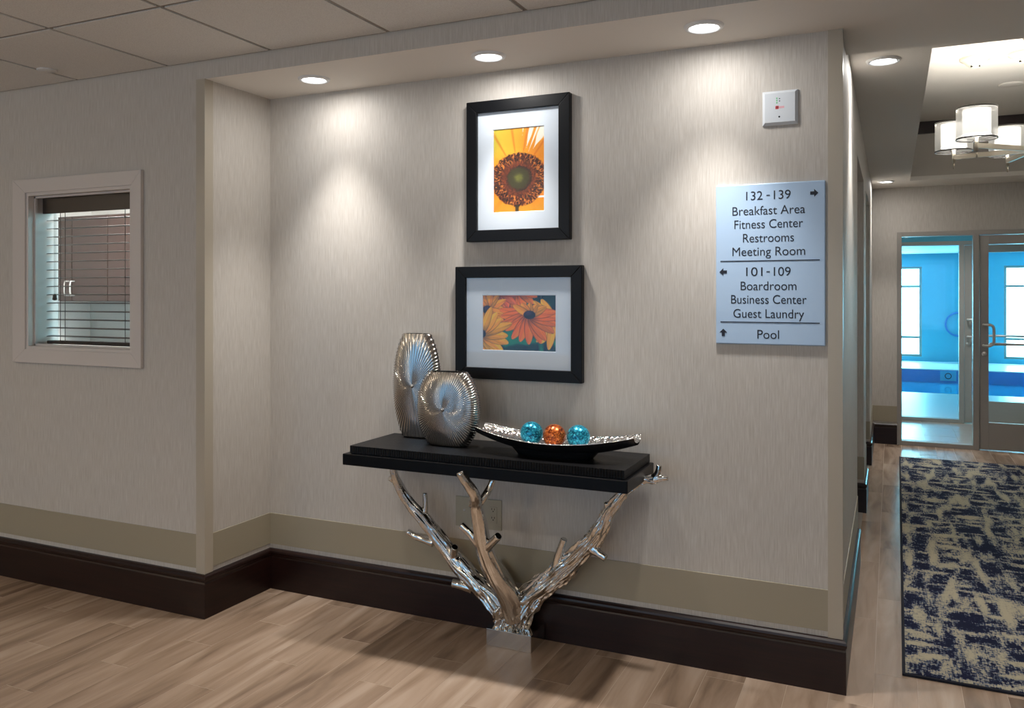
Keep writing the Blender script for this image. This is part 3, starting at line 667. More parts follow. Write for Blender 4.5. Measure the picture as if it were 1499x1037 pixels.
# ------------------------------------------------------------------ directory sign
SX0, SX1, SZ0, SZ1 = -0.627, -0.222, 1.290, 1.912
sg = thing('directory_sign', ((SX0 + SX1) / 2, YB, SZ0), 'pale blue directory sign with dark lettering and arrows', 'sign')
def text_mesh(body, parent, cx_, zc, width, height, y):
    cu = bpy.data.curves.new('lettering', 'FONT'); cu.body = body; cu.size = 1.0; cu.align_x = 'CENTER'; cu.offset = 0.0
    tmp = bpy.data.objects.new('lettering_tmp', cu); COL.objects.link(tmp)
    dg = bpy.context.evaluated_depsgraph_get(); me = bpy.data.meshes.new_from_object(tmp.evaluated_get(dg)); bpy.data.objects.remove(tmp)
    co = np.zeros(len(me.vertices) * 3); me.vertices.foreach_get('co', co); co = co.reshape(-1, 3)
    mn, mx = co.min(0), co.max(0)
    x = (co[:, 0] - (mn[0] + mx[0]) / 2) * width / (mx[0] - mn[0]); z = co[:, 1] * height / 0.729
    new = np.stack([cx_ + x, np.full(len(x), y), zc - height / 2 + z], 1)
    me.vertices.foreach_set('co', new.ravel()); me.materials.clear(); me.materials.append(M['ink'])
    me.update(); return link('lettering', me, parent)
MB().box(SX0, SX1, YB - 0.010, YB - 0.0005, SZ0, SZ1).build('panel', 'sign_face', sg, 0.004)
YT = YB - 0.0106
px2m = 0.405 / 161
def sz_(py): return 1.487 - (py - 430) / 383.0
sc_x = -0.4285
for body, py, w_ in [('Breakfast Area', 307, 107), ('Fitness Center', 327, 101), ('Restrooms', 347.5, 75), ('Meeting Room', 367.5, 107), ('Boardroom', 418.5, 82), ('Business Center', 438.5, 111), ('Guest Laundry', 459.5, 104), ('Pool', 490, 32)]:
    text_mesh(body, sg, sc_x, sz_(py) + 0.001, w_ * px2m, 0.0355, YT)
for py, aa, bb in ((285, '132', '139'), (397.5, '101', '109')):
    text_mesh(aa, sg, sc_x - 20.5 * px2m, sz_(py) + 0.001, 24.5 * px2m, 0.0355, YT)
    text_mesh(bb, sg, sc_x + 20.5 * px2m, sz_(py) + 0.001, 24.5 * px2m, 0.0355, YT)
    B(sc_x - 0.0065, sc_x + 0.0065, YT - 0.0004, YT, sz_(py) - 0.0025, sz_(py) + 0.001).build('dash', 'ink', sg)
for py in (381.5, 472.5):
    B(SX0 + 0.018, SX1 - 0.02, YT - 0.0004, YT, sz_(py) - 0.0018, sz_(py) + 0.0018).build('divider_line', 'ink', sg)
def arrow(cx_, cz, d):
    p = [(-0.014, -0.006), (0.0, -0.006), (0.0, -0.015), (0.015, 0.0), (0.0, 0.015), (0.0, 0.006), (-0.014, 0.006)]
    rot = {'r': lambda a, b: (a, b), 'l': lambda a, b: (-a, b), 'u': lambda a, b: (b, a)}[d]
    q = [rot(a, b) for a, b in p]
    v = [(cx_ + a, YT - 0.0004, cz + b) for a, b in q] + [(cx_ + a, YT, cz + b) for a, b in q]; n = 7
    MB().add(v, [tuple(range(n)), tuple(range(n, 2 * n))[::-1]] + [(i, (i + 1) % n, n + (i + 1) % n, n + i) for i in range(n)]).build('arrow', 'ink', sg)
arrow(-0.262, sz_(285), 'r'); arrow(-0.598, sz_(397.5), 'l'); arrow(-0.598, sz_(488.5), 'u')

# ------------------------------------------------------------------ small wall plate
pl = thing('wall_device', (-0.385, YB, 2.13), 'square white wall plate with tiny red print above the sign', 'wall device')
a, b, c_, d = -0.450, -0.320, 2.132, 2.263; e = 0.010
v = [(a, YB - 0.005, c_), (b, YB - 0.006, c_), (b, YB - 0.006, d), (a, YB - 0.006, d), (a + e, YB - 0.016, c_ + e), (b - e, YB - 0.016, c_ + e), (b - e, YB - 0.016, d - e), (a + e, YB - 0.016, d - e), (a, YB - 0.0005, c_), (b, YB - 0.0005, c_), (b, YB - 0.0005, d), (a, YB - 0.0005, d)]
MB().add(v, [(4, 5, 6, 7)] + [(k, (k + 1) % 4, 4 + (k + 1) % 4, 4 + k) for k in range(4)] + [(8 + k, 8 + (k + 1) % 4, (k + 1) % 4, k) for k in range(4)] + [(8, 9, 10, 11)]).build('cover', 'plastic_white', pl)
yp = YB - 0.0166
def dab(x0, x1, z0, z1, mt, nm): B(x0, x1, yp, yp + 0.0006, z0, z1).build(nm, mt, pl)
dab(-0.401, -0.389, 2.192, 2.204, 'red_print', 'red_mark'); dab(-0.388, -0.369, 2.194, 2.202, 'pink_print', 'small_print')
dab(-0.3975, -0.3925, 2.1955, 2.2005, 'pink_print', 'mark_centre')
for q in range(3): MB().lathe([(0.0002, -0.0003), (0.0032, 0.0003)], (-0.396, yp, 2.216 + q * 0.0085), 10, axis='y').build('indicator_dot', 'green_dot', pl)
for z in (2.231, 2.222): MB().lathe([(0.0002, -0.0003), (0.0022, 0.0003)], (-0.386, yp, z), 10, axis='y').build('pin_hole', 'dark', pl)
MB().lathe([(0.0002, -0.0003), (0.0035, 0.0003)], (-0.387, yp, 2.162), 12, axis='y').build('screw', 'dark', pl)

# ------------------------------------------------------------------ outlet plates under the table
ou = thing('outlet_plate', (-1.677, YB, 0.44), 'wide ivory outlet and data plate behind the branch table base', 'outlet')
def wplate(x0, x1, z0, z1): return B(x0, x1, YB - 0.006, YB - 0.0005, z0, z1).build('cover_plate', 'ivory', ou, 0.003)
Z0, Z1 = 0.437, 0.572; wplate(-1.793, -1.563, Z0, Z1)
xo = -1.603; 
B(xo - 0.018, xo + 0.018, YB - 0.008, YB - 0.006, 0.468, 0.541).build('receptacle', 'ivory', ou, 0.002)
for zc in (0.527, 0.489):
    for s in (-1, 1): B(xo + s * 0.0065 - 0.0014, xo + s * 0.0065 + 0.0014, YB - 0.0086, YB - 0.008, zc, zc + 0.008).build('slot', 'dark', ou)
    MB().lathe([(0.0002, -0.0006), (0.003, 0.0)], (xo, YB - 0.008, zc - 0.006), 10, axis='y').build('ground_hole', 'dark', ou)
xo = -1.745; B(xo - 0.018, xo + 0.018, YB - 0.0072, YB - 0.006, 0.468, 0.541).build('data_insert', 'ivory', ou, 0.001)
MB().lathe([(0.0002, -0.004), (0.005, -0.004), (0.006, 0)], (xo - 0.002, YB - 0.0072, 0.512), 12, axis='y').build('coax_jack', 'handle_alu', ou)
for x in (-1.745, -1.603):
    for z in (0.448, 0.561): MB().lathe([(0.0002, -0.001), (0.003, 0)], (x, YB - 0.006, z), 10, axis='y').build('plate_screw', 'ivory', ou)

# ------------------------------------------------------------------ console table with branch base
tbx = thing('console_table', (-1.452, 3.22, 0), 'black wall console table on a polished metal tree-branch base', 'table')
ux0, ux1, uy0, uy1 = -2.108, -0.890, 2.944, 3.297
ZT0, ZT1 = 0.802, 0.836
nf = 108; pts_ = []
for k in range(nf * 4):
    s = k / (nf * 4); x = ux0 + (ux1 - ux0) * s; pts_.append((x, uy0 + 0.0026 * (1 - abs(math.sin(math.pi * k / 4 )))))
pts_ += [(ux1, uy0), (ux1, uy1), (ux0, uy1)]
MB().prism(pts_, ZT0 + 0.002, ZT1).build('table_top', 'black_wood', tbx)
B(ux0 + 0.006, ux1 - 0.006, uy0 + 0.008, uy1, ZT0 - 0.001, ZT0 + 0.003).build('shadow_gap', 'black_satin', tbx)
B(-2.135, -0.874, 2.930, 3.299, 0.754, ZT0).build('apron', 'black_satin', tbx, 0.003)
B(-1.556, -1.350, 3.147, 3.296, 0.0, 0.072).build('base_block', 'mirror_block', tbx, 0.0015)
def limb(pts, seed, ridge_amp=0.12, sub=5):
    """pts: (px, py, Y, radius m)"""
    P = [ony(a, b, c) for a, b, c, r in pts]; R = [q[3] for q in pts]
    path, rad = [], []
    n = len(P)
    for i in range(n - 1):
        p0, p1, p2, p3 = P[max(i - 1, 0)], P[i], P[i + 1], P[min(i + 2, n - 1)]
        for k in range(sub):
            u = k / sub
            q = 0.5 * ((2 * p1) + (p2 - p0) * u + (2 * p0 - 5 * p1 + 4 * p2 - p3) * u * u + (3 * p1 - p0 - 3 * p2 + p3) * u ** 3)
            path.append(q); rad.append(R[i] + (R[i + 1] - R[i]) * u)
    path.append(P[-1]); rad.append(R[-1])
    rad = [r * (1 + 0.10 * (noise.noise(Vector((i * 0.35, seed * 7.3, 0))))) for i, r in enumerate(rad)]
    def ridge(f, i):
        a = 2 * math.pi * f
        g = noise.noise(Vector((math.cos(a) * 4.6, math.sin(a) * 4.6, seed * 11 + i * 0.22))) + 0.5 * noise.noise(Vector((math.cos(a) * 9, math.sin(a) * 9, seed * 3 + i * 0.35)))
        return 1 + ridge_amp * g * 1.3
    return path, rad, ridge
LIMBS = [
    # trunk
    [(748, 945, 3.225, 0.062), (748, 926, 3.225, 0.066), (750, 905, 3.225, 0.066), (752, 885, 3.22, 0.062), (754, 868, 3.215, 0.050)],
    # left limb
    [(742, 905, 3.225, 0.050), (722, 876, 3.225, 0.045), (697, 852, 3.22, 0.040), (668, 822, 3.21, 0.036), (644, 790, 3.20, 0.032), (622, 762, 3.18, 0.029), (601, 738, 3.16, 0.025), (585, 714, 3.14, 0.021), (577, 694, 3.12, 0.018), (575, 672, 3.11, 0.015)],
    # middle limb, leaning out to the front
    [(756, 905, 3.20, 0.050), (744, 872, 3.17, 0.048), (724, 840, 3.12, 0.042), (710, 806, 3.08, 0.036), (703, 770, 3.04, 0.031), (697, 740, 3.00, 0.026), (694, 724, 2.96, 0.023), (684, 708, 2.93, 0.020), (676, 697, 2.915, 0.017), (673, 691, 2.912, 0.015)],
    # right fork of the middle limb
    [(699, 740, 3.00, 0.018), (709, 728, 3.02, 0.016), (717, 714, 3.04, 0.015), (722, 700, 3.05, 0.013), (724, 690, 3.06, 0.012)],
    # right limb
    [(758, 912, 3.225, 0.052), (772, 882, 3.22, 0.050), (797, 857, 3.215, 0.047), (823, 834, 3.21, 0.042), (848, 812, 3.20, 0.037), (868, 790, 3.19, 0.032), (882, 770, 3.18, 0.028), (893, 748, 3.17, 0.025), (906, 730, 3.16, 0.022), (922, 714, 3.16, 0.019), (940, 703, 3.17, 0.017), (958, 702, 3.17, 0.014), (978, 700, 3.17, 0.010)],
    # rear limb behind the fork
    [(765, 900, 3.25, 0.034), (752, 868, 3.265, 0.028), (738, 842, 3.27, 0.022), (727, 822, 3.275, 0.014)],
]
TWIGS = [
    [(583, 706, 3.13, 0.012), (574, 702, 3.12, 0.011), (570, 700, 3.11, 0.010)],
    [(621, 757, 3.18, 0.013), (623, 742, 3.18, 0.010), (622, 722, 3.18, 0.009)],
    [(635, 795, 3.20, 0.017), (616, 788, 3.195, 0.014), (604, 783, 3.19, 0.012), (596, 778, 3.18, 0.011)],
    [(664, 818, 3.20, 0.016), (665, 808, 3.18, 0.014), (666, 801, 3.165, 0.013)],
    [(692, 862, 3.22, 0.020), (676, 857, 3.21, 0.017), (662, 854, 3.20, 0.015)],
    [(701, 796, 3.06, 0.018), (688, 781, 3.055, 0.014), (675, 769, 3.05, 0.013)],
    [(709, 806, 3.07, 0.018), (719, 796, 3.05, 0.015), (730, 785, 3.03, 0.014)],
    [(696, 742, 3.0, 0.012), (687, 738, 2.99, 0.008)],
    [(812, 838, 3.20, 0.017), (817, 815, 3.19, 0.014), (826, 789, 3.18, 0.012)],
    [(864, 801, 3.19, 0.020), (876, 810, 3.185, 0.014), (887, 818, 3.18, 0.012)],
    [(858, 800, 3.19, 0.012), (864, 786, 3.19, 0.010), (865, 777, 3.19, 0.009)],
    [(893, 750, 3.17, 0.013), (889, 742, 3.165, 0.010), (888, 736, 3.16, 0.009)],
    [(955, 703, 3.17, 0.012), (963, 692, 3.17, 0.010), (965, 681, 3.17, 0.009)],
]
LIMBS[4] = [(a, b, c, r) for a, b, c, r in LIMBS[4]]
def fix_twig(t): return t
cast = MB()
for i, pts in enumerate(LIMBS):
    p_, r_, g_ = limb(pts, i + 1, 0.34 if i in (0, 4) else 0.20 if i == 1 else 0.08)
    cast.tube(p_, r_, 56, ridge=g_)
for i, pts in enumerate(TWIGS):
    p_, r_, g_ = limb([(a, b, c, r * 1.2) for a, b, c, r in pts], i + 30, 0.08); cast.tube(p_, r_, 16, ridge=g_)
co = cast.build('branch_base', 'chrome', tbx)
rm = co.modifiers.new('fuse', 'REMESH'); rm.mode = 'VOXEL'; rm.voxel_size = 0.0026; rm.use_smooth_shade = True
sm_ = co.modifiers.new('soften', 'SMOOTH'); sm_.factor = 0.5; sm_.iterations = 1

# ------------------------------------------------------------------ vases
def vase(name, xc, yc, zb, ax, az, hh, thick, edge, ribs, label):
    t_ = thing(name, (xc, yc, zb), label, 'vase', 'silver vases on the console table')
    zc = zb + hh
    nth, nr = ribs * 8, 26
    def half(sgn):
        v = []; f = []
        for i in range(nr + 1):
            q = i / nr
            for k in range(nth):
                a = 2 * math.pi * k / nth; cx_, sz = math.cos(a), math.sin(a)
                ex = 2.05
                Re = 1.0 / ((abs(cx_) / ax) ** ex + (abs(sz) / az) ** ex) ** (1 / ex)
                R_ = Re
                if abs(sz) > 1e-6: R_ = min(Re, hh / abs(sz))
                rr = R_ * q; x, z = rr * cx_, rr * sz
                rho = min(1.0, rr / Re)
                tk = edge + (thick - edge) * (1 - rho ** 2.4) ** 0.8
                rib = 0.0028 * min(1.0, rho * 1.5) * abs(math.cos(ribs * a / 2)) ** 7
                dm = 0.0025 * math.exp(-(rr / 0.012) ** 2)
                if i == nr: tk = tk - (0.004 if R_ == Re else 0)
                v.append((xc + x, yc - sgn * (tk + rib + dm * 0), zc + z))
        for i in range(nr):
            for k in range(nth):
                k2 = (k + 1) % nth; q_ = (i * nth + k, i * nth + k2, (i + 1) * nth + k2, (i + 1) * nth + k)
                f.append(q_)
        return v, f
    vf, ff = half(1); vb, fb_ = half(-1)
    mb = MB(); mb.add(vf, ff, 0, True); o = len(mb.v); mb.add(vb, [tuple(reversed(q)) for q in fb_], 0, True)
    nv = len(vf); st = nr * nth; rim = []; nseg = 8
    grid = []
    for k in range(nth):
        a = 2 * math.pi * k / nth
        pf, pb = Vector(vf[st + k]), Vector(vb[st + k]); row = [st + k]
        flat = abs(abs(pf.z - zc) - hh) < 1e-4
        out = Vector((math.cos(a) / ax, 0, math.sin(a) / az)).normalized()
        for s in range(1, nseg):
            u = s / nseg; p = pf.lerp(pb, u)
            if not flat: p += out * (0.009 * math.sin(math.pi * u) + 0.0034 * abs(math.cos(ribs * a / 2)) ** 7)
            p.z = min(max(p.z, zb), zb + 2 * hh)
            mb.v.append(tuple(p)); row.append(len(mb.v) - 1)
        row.append(o + st + k); grid.append(row)
    for k in range(nth):
        k2 = (k + 1) % nth
        zt = (mb.v[grid[k][0]][2] + mb.v[grid[k2][0]][2]) / 2 - zc
        if zt > hh - 1e-4:
            # neck opening: leave a lip
            continue
        for s in range(nseg):
            mb.f.append((grid[k][s], grid[k][s + 1], grid[k2][s + 1], grid[k2][s])); mb.mi.append(0); mb.sm.append(True)
    body = mb.build('body', 'vase_metal', t_)
    MB().lathe([(0.0005, -0.006), (0.004, -0.0055), (0.0075, -0.003), (0.009, 0.001)], (xc, yc - thick, zc), 20, axis='y').build('centre_button', 'vase_metal', t_)
    top = [v_ for v_ in vf[st:] if v_[2] - zc > hh - 1e-4]; 
    if top:
        xa, xb = min(p[0] for p in top), max(p[0] for p in top)
        th_ = max(abs(p[1] - yc) for p in top)
        B(xa + 0.004, xb - 0.004, yc - th_ * 0.8, yc + th_ * 0.8, zb + 2 * hh - 0.012, zb + 2 * hh - 0.009).build('neck_opening', 'dark', t_)
    return t_
vase('tall_vase', -1.951, 3.240, ZT1 + 0.0006, 0.114, 0.273, 0.235, 0.044, 0.020, 84, 'tall narrow silver ribbed vase, the rear one on the table')
vase('round_vase', -1.726, 3.125, ZT1 + 0.0006, 0.141, 0.186, 0.158, 0.053, 0.024, 92, 'short round silver ribbed vase in front of the tall one')

# ------------------------------------------------------------------ boat bowl and balls
bx_, by_ = -1.222, 3.095
bw_ = thing('boat_bowl', (bx_, by_, ZT1), 'long boat-shaped bowl, black outside, hammered silver inside', 'bowl')
NU, NV = 48, 20; LH = 0.338
def bowl_pt(u, v, out):
    hw_ = 0.104 * (1 - 0.50 * abs(u) ** 2.2); x = bx_ + LH * u * (1.0 if not out else 1.003)
    zr = 0.900 + 0.040 * abs(u) ** 2.0
    zf = 0.870 + 0.046 * abs(u) ** 2.0
    z = zf + (zr - zf) * abs(v) ** 2.4
    y = by_ + hw_ * v * (1.0 if not out else 1.015)
    if out: z -= (0.022 * (1 - abs(v) ** 3) + 0.003 * 0) * (1 - 0.55 * abs(u) ** 2)
    return (x, y, z)
def grid_faces(nu, nv): return [(i * (nv + 1) + j, (i + 1) * (nv + 1) + j, (i + 1) * (nv + 1) + j + 1, i * (nv + 1) + j + 1) for i in range(nu) for j in range(nv)]
uv = [(2 * i / NU - 1, 2 * j / NV - 1) for i in range(NU + 1) for j in range(NV + 1)]
MB().add([bowl_pt(u, v, False) for u, v in uv], grid_faces(NU, NV), 0, True).build('inner_surface', 'hammered', bw_, recalc=False)
MB().add([bowl_pt(u, v, True) for u, v in uv], [tuple(reversed(f)) for f in grid_faces(NU, NV)], 0, True).build('outer_shell', 'bowl_black', bw_, recalc=False)
edge_ = [(2 * i / NU - 1, -1) for i in range(NU + 1)] + [(1, 2 * j / NV - 1) for j in range(1, NV + 1)] + [(1 - 2 * i / NU, 1) for i in range(1, NU + 1)] + [(-1, 1 - 2 * j / NV) for j in range(1, NV)]
rp = [Vector(bowl_pt(u, v, False)) for u, v in edge_]
MB().tube(rp + [rp[0]], 0.0024, 8, cap=False).build('rim', 'hammered', bw_)
ft = [(0.155 * math.copysign(abs(math.cos(a)) ** 0.6, math.cos(a)), 0.048 * math.copysign(abs(math.sin(a)) ** 0.6, math.sin(a))) for a in [2 * math.pi * k / 40 for k in range(40)]]
fm = MB(); fv = [(bx_ + a, by_ + b, ZT1) for a, b in ft] + [(bx_ + a * 1.2, by_ + b * 1.25, 0.869) for a, b in ft]
fm.add(fv, [(k, (k + 1) % 40, 40 + (k + 1) % 40, 40 + k) for k in range(40)] + [tuple(range(40))[::-1]], 0, True); fm.build('foot', 'bowl_black', bw_)
for x, mt, lb, nm in [(-1.325, 'teal_ball', 'turquoise metallic crackle ball nearest the round vase', 'decorative_ball'), (-1.226, 'copper_ball', 'copper orange crackle ball between the two turquoise balls', 'decorative_ball'), (-1.124, 'teal_ball', 'turquoise metallic crackle ball at the right end of the bowl', 'decorative_ball')]:
    rb = 0.0465; zz = bowl_pt((x - bx_) / LH, 0, False)[2] + rb + 0.0005
    prof = [(max(rb * math.sin(math.pi * k / 20), 0.0002), -rb * math.cos(math.pi * k / 20)) for k in range(21)]
    tag(MB().lathe(prof, (x, by_, zz), 36).build(nm, mt), lb, 'ball', 'decorative balls in the boat bowl')

# ------------------------------------------------------------------ rug
ra = math.atan2(0.030, 4.75); rl = 4.74; rwid = 1.62
rg = thing('area_rug', (0.85, 5.9, 0), 'navy and beige abstract area rug on the hall floor', 'rug')
ro = Vector((0.040, 3.566)); ey = Vector((math.sin(ra), math.cos(ra))); ex_ = Vector((math.cos(ra), -math.sin(ra)))
def rp_(a, b): q = ro + ex_ * a + ey * b; return (q.x, q.y)
MB().prism([rp_(0.012, 0.012), rp_(rwid - 0.012, 0.012), rp_(rwid - 0.012, rl - 0.012), rp_(0.012, rl - 0.012)], 0.0005, 0.011).build('pile', 'rug', rg)
for q in ([(0, 0), (rwid, 0), (rwid, 0.012), (0, 0.012)], [(0, rl - 0.012), (rwid, rl - 0.012), (rwid, rl), (0, rl)], [(0, 0.012), (0.012, 0.012), (0.012, rl - 0.012), (0, rl - 0.012)], [(rwid - 0.012, 0.012), (rwid, 0.012), (rwid, rl - 0.012), (rwid - 0.012, rl - 0.012)]):
    MB().prism([rp_(*p) for p in q], 0.0005, 0.010).build('binding', 'binding', rg, 0.002)

# ------------------------------------------------------------------ chandelier
hx, hy = 0.80, 5.95
ch = thing('chandelier', (hx, hy, ZT), 'six-arm chandelier with sheer grey double drum shades', 'chandelier')
MB().lathe([(0.001, -0.035), (0.05, -0.03), (0.065, 0.0)], (hx, hy, ZT), 24).build('canopy', 'champagne', ch)
MB().tube([(hx, hy, 2.37), (hx, hy, ZT - 0.02)], 0.009, 12).build('down_rod', 'champagne', ch)
B(hx - 0.03, hx + 0.03, hy - 0.03, hy + 0.03, 2.335, 2.405).build('hub', 'champagne', ch, 0.003)
for k in range(6):
    a = math.radians(42 + 60 * k); ca, sa = math.cos(a), math.sin(a); L_ = 0.45
    sx_, sy_ = hx + L_ * ca, hy + L_ * sa
    def q(s, w_): return (hx + s * ca - w_ * sa, hy + s * sa + w_ * ca)
    MB().prism([q(0.02, -0.008), q(L_ + 0.008, -0.008), q(L_ + 0.008, 0.008), q(0.02, 0.008)], 2.355, 2.385).build('arm', 'champagne', ch)
    st_ = MB().tube([(sx_, sy_, 2.335), (sx_, sy_, 2.43)], 0.010, 10).build('stem', 'champagne', ch)
    MB().tube([(sx_, sy_, 2.295), (sx_, sy_, 2.335)], 0.005, 8).build('finial', 'champagne', st_)
    so = MB().lathe([(0.110, 2.410), (0.110, 2.592)], (sx_, sy_, 0), 40).build('outer_shade', 'shade_outer', ch)
    for z in (2.410, 2.592): MB().lathe([(0.108, z - 0.004), (0.112, z - 0.004), (0.112, z + 0.004), (0.108, z + 0.004), (0.108, z - 0.004)], (sx_, sy_, 0), 40).build('shade_rim', 'shade_rim', so)
    MB().lathe([(0.076, 2.435), (0.076, 2.585)], (sx_, sy_, 0), 40).build('inner_shade', 'shade_inner', ch)
    for w_ in range(3):
        b_ = a + w_ * 2.094; MB().tube([(sx_ + 0.01 * math.cos(b_), sy_ + 0.01 * math.sin(b_), 2.41), (sx_ + 0.109 * math.cos(b_), sy_ + 0.109 * math.sin(b_), 2.41)], 0.002, 6).build('spider', 'shade_rim', so)
    MB().lathe([(0.0005, 0.04), (0.018, 0.035), (0.028, 0.0), (0.018, -0.03), (0.012, -0.045)], (sx_, sy_, 2.50), 16).build('bulb', 'lens', ch)
    d_ = bpy.data.lights.new('lamp', 'POINT'); d_.energy = 5.5; d_.color = (1.0, 0.96, 0.89); d_.shadow_soft_size = 0.03
    o_ = bpy.data.objects.new('lamp', d_); COL.objects.link(o_); o_.location = (sx_, sy_, 2.575); set_parent(o_, ch)

# ------------------------------------------------------------------ glass storefronts, vestibule, pool room
def storefront(n, y, label):
    t_ = thing('door_%d' % n, (0.9, y, 0), label, None); tag(t_, label, kind='structure')
    if 'category' in t_: del t_['category']
    y0, y1 = y - 0.012, y + 0.09
    B(DX0, DX0 + 0.043, y0, y1, 0, DZ).build('jamb', 'alu', t_, 0.002); B(DX1 - 0.045, DX1, y0, y1, 0, DZ).build('jamb', 'alu', t_, 0.002)
    B(DX0 + 0.043, DX1 - 0.045, y0, y1, DZ - 0.045, DZ).build('header', 'alu', t_, 0.002)
    B(0.712, 0.764, y0, y1, 0, DZ - 0.045).build('mullion', 'alu', t_, 0.002)
    B(DX0 + 0.043, 0.712, y0, y1, 0, 0.042).build('sill', 'alu', t_, 0.002)
    B(DX0 + 0.043, 0.712, y + 0.035, y + 0.041, 0.042, DZ - 0.045).build('sidelight_pane', 'glass_cover', t_)
    dr = B(0.768, 0.842, y + 0.0, y + 0.045, 0.010, 2.040).build('stile', 'alu', t_, 0.002)
    B(1.640, 1.711, y, y + 0.045, 0.010, 2.040).build('stile', 'alu', t_, 0.002)
    B(0.842, 1.640, y, y + 0.045, 1.955, 2.040).build('top_rail', 'alu', t_, 0.002)
    B(0.842, 1.640, y, y + 0.045, 0.010, 0.265).build('bottom_rail', 'alu', t_, 0.002)
    B(0.842, 1.640, y + 0.020, y + 0.026, 0.265, 1.955).build('door_pane', 'glass_cover', t_)
    yh = y - 0.055
    hp = [(0.800, y, 1.190), (0.800, yh, 1.190), (0.850, yh, 1.192), (0.872, yh, 1.180), (0.880, yh, 1.155), (0.880, yh, 1.035), (0.872, yh, 1.008), (0.850, yh, 0.994), (0.800, yh, 0.994), (0.800, y, 0.994)]
    MB().tube(hp, 0.0125, 12).build('pull_handle', 'handle_alu', dr)
    MB().tube([(0.86, y + 0.085, 1.005), (1.62, y + 0.085, 1.005)], 0.013, 12).build('push_bar', 'handle_alu', t_)
    for xx in (0.86, 1.62): MB().tube([(xx, y + 0.04, 1.005), (xx, y + 0.085, 1.005)], 0.010, 8).build('push_bar_bracket', 'handle_alu', t_)
    MB().lathe([(0.0005, -0.012), (0.015, -0.011), (0.019, -0.004), (0.021, 0.0)], (0.806, y, 0.915), 20, axis='y').build('lock_cylinder', 'handle_alu', dr)
    return t_
storefront(1, YE, 'grey aluminium glass door with sidelight at the hall end')
YI = 10.79
storefront(2, YI, 'second aluminium glass door at the far side of the vestibule')
struct(MB().box(XH - 0.3, DX0, YI, YI + 0.12, 0, 2.75).box(DX1, XRT, YI, YI + 0.12, 0, 2.75).box(DX0, DX1, YI, YI + 0.12, DZ, 2.75).build('wall_vestibule_back', 'pool_wall'), 'wall around the inner glass door')
struct(B(XH - 0.42, XH - 0.3, YE + 0.12, YI, 0, 2.75).build('wall_vestibule_left', 'wallpaper'), 'left wall of the vestibule')
struct(B(XH - 0.42, XRT, YE + 0.12, YI + 0.12, ZH, ZH + 0.05).build('ceiling_vestibule', 'soffit'), 'vestibule ceiling')
downlight(0.6, 9.9, ZH, 'unseen recessed light added to brighten the glass vestibule', 'added vestibule light', HALL_W, COOL, 130)  # hidden by the header, added to brighten the inner door frame
vf_ = struct(B(XH - 0.42, XRT, YE + 0.1, YI + 0.13, -0.06, -0.002).build('floor_vestibule', 'grout'), 'tiled vestibule floor')
for i in range(-2, 8):
    for j in range(3):
        x = 0.02 + 0.3 * i; y = YE + 0.102 + 0.6 * j + (0.2 if i % 2 else 0.0) - 0.2
        a, b, p, q = max(x, XH - 0.42), min(x + 0.297, XRT), max(y, YE + 0.102), min(y + 0.597, YI + 0.12)
        if b - a > 0.02 and q - p > 0.02: B(a, b, p, q, -0.006, 0.0).build('floor_tile', 'vtile', vf_)
# pool room
PYN, PYF, PB = 13.9, 18.3, 20.3
PXL, PXR = -5.2, 5.2
struct(MB().box(PXL, PXR, YI + 0.13, PYN, -0.2, -0.001).box(PXL, PXR, PYF, PB, -0.2, -0.001).box(PXL, PXL + 1.5, PYN, PYF, -0.2, -0.001).box(PXR - 1.2, PXR, PYN, PYF, -0.2, -0.001).build('floor_pool_deck', 'deck'), 'pale pool deck')
struct(MB().box(PXL + 1.5, PXR - 1.2, PYN, PYF, -1.6, -1.5).box(PXL + 1.5, PXR - 1.2, PYF, PYF + 0.05, -1.5, -0.2).build('wall_pool_basin', 'pool_tile'), 'pool basin')
struct(B(PXL + 1.5, PXR - 1.2, PYF - 0.012, PYF, -0.30, -0.02).build('trim_14', 'pool_tile'), 'blue tile band along the far pool edge')
tag(B(PXL + 1.5, PXR - 1.2, PYN, PYF - 0.013, -0.5, -0.26).build('pool_water', 'water'), 'still blue swimming pool water beyond the glass doors', 'pool')
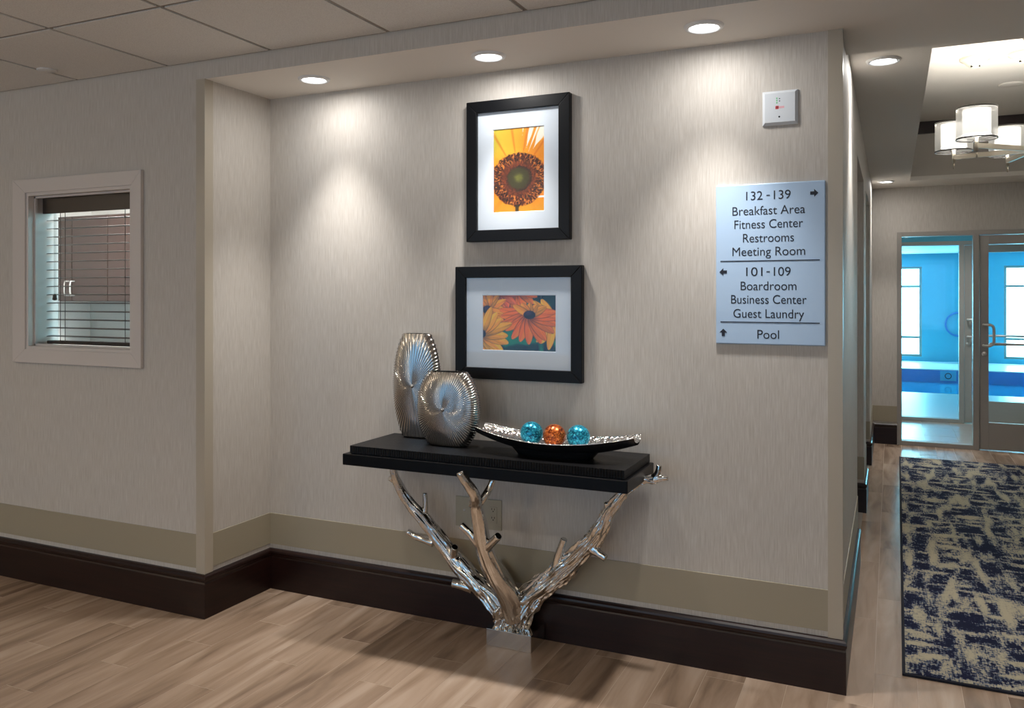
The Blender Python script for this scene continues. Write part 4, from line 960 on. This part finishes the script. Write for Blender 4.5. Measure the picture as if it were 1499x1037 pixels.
for x, lb in ((1.02, 'pale depth-marker tile on the far pool edge, left one'), (1.33, 'pale no-diving marker tile on the far pool edge, right one')):
    t_ = thing('marker_tile', (x, PYF - 0.02, -0.22), lb, 'tile', 'pool edge marker tiles')
    B(x - 0.14, x + 0.14, PYF - 0.022, PYF - 0.012, -0.22, -0.03).build('tile', 'pool_wall', t_)
    MB().lathe([(0.045, -0.001), (0.060, -0.001), (0.060, 0.004)], (x, PYF - 0.023, -0.125), 20, axis='y').build('symbol_ring', 'dark', t_)
pw = MB(); xs = [PXL] + [q for w in sorted(POOL_WIN) for q in w] + [PXR]
for i in range(0, len(xs), 2): pw.box(xs[i], xs[i + 1], PB, PB + 0.2, 0, 2.6)
for a, b in POOL_WIN: pw.box(a, b, PB, PB + 0.2, 2.08, 2.6); pw.box(a, b, PB, PB + 0.2, 0, 0.10)
struct(pw.build('wall_pool_back', 'pool_wall'), 'pool room back wall with tall windows')
struct(MB().box(PXL - 0.1, PXL, YI + 0.13, PB, 0, 2.6).box(PXR, PXR + 0.1, YI + 0.13, PB, 0, 2.6).box(PXL, XH - 0.3, YI + 0.12, YI + 0.13, 0, 2.6).box(XRT, PXR, YI + 0.12, YI + 0.13, 0, 2.6).build('wall_pool_sides', 'pool_wall'), 'pool room side walls')
struct(B(PXL, PXR, YI + 0.13, PB, 2.36, 2.42).build('ceiling_pool', 'pool_white'), 'white pool room ceiling')
for i, (a, b) in enumerate(POOL_WIN):
    w = MB()
    for x in (a, b - 0.05): w.box(x, x + 0.05, PB + 0.05, PB + 0.12, 0.10, 2.08)
    for z in (0.10, 2.03, 1.62, 0.50): w.box(a + 0.05, b - 0.05, PB + 0.05, PB + 0.12, z, z + 0.05)
    struct(w.build('window_%d' % (i + 5), 'alu'), 'pool room window frame with horizontal bars')
lr = thing('life_ring', (1.33, PB, 0.825), 'thin dark blue ring hung on the pool room back wall', 'ring')
MB().tube([(1.33 + 0.25 * math.cos(q), PB - 0.035, 0.825 + 0.25 * math.sin(q)) for q in [2 * math.pi * k / 40 for k in range(41)]], 0.022, 10, cap=False).build('hoop', 'pool_tile', lr)
B(1.31, 1.35, PB - 0.05, PB - 0.001, 1.045, 1.075).build('hook', 'pool_tile', lr)
struct(B(-8, 8, PB + 0.5, PB + 12, -0.3, -0.02).build('ground_outdoor', 'snow'), 'pale ground outside the pool windows')
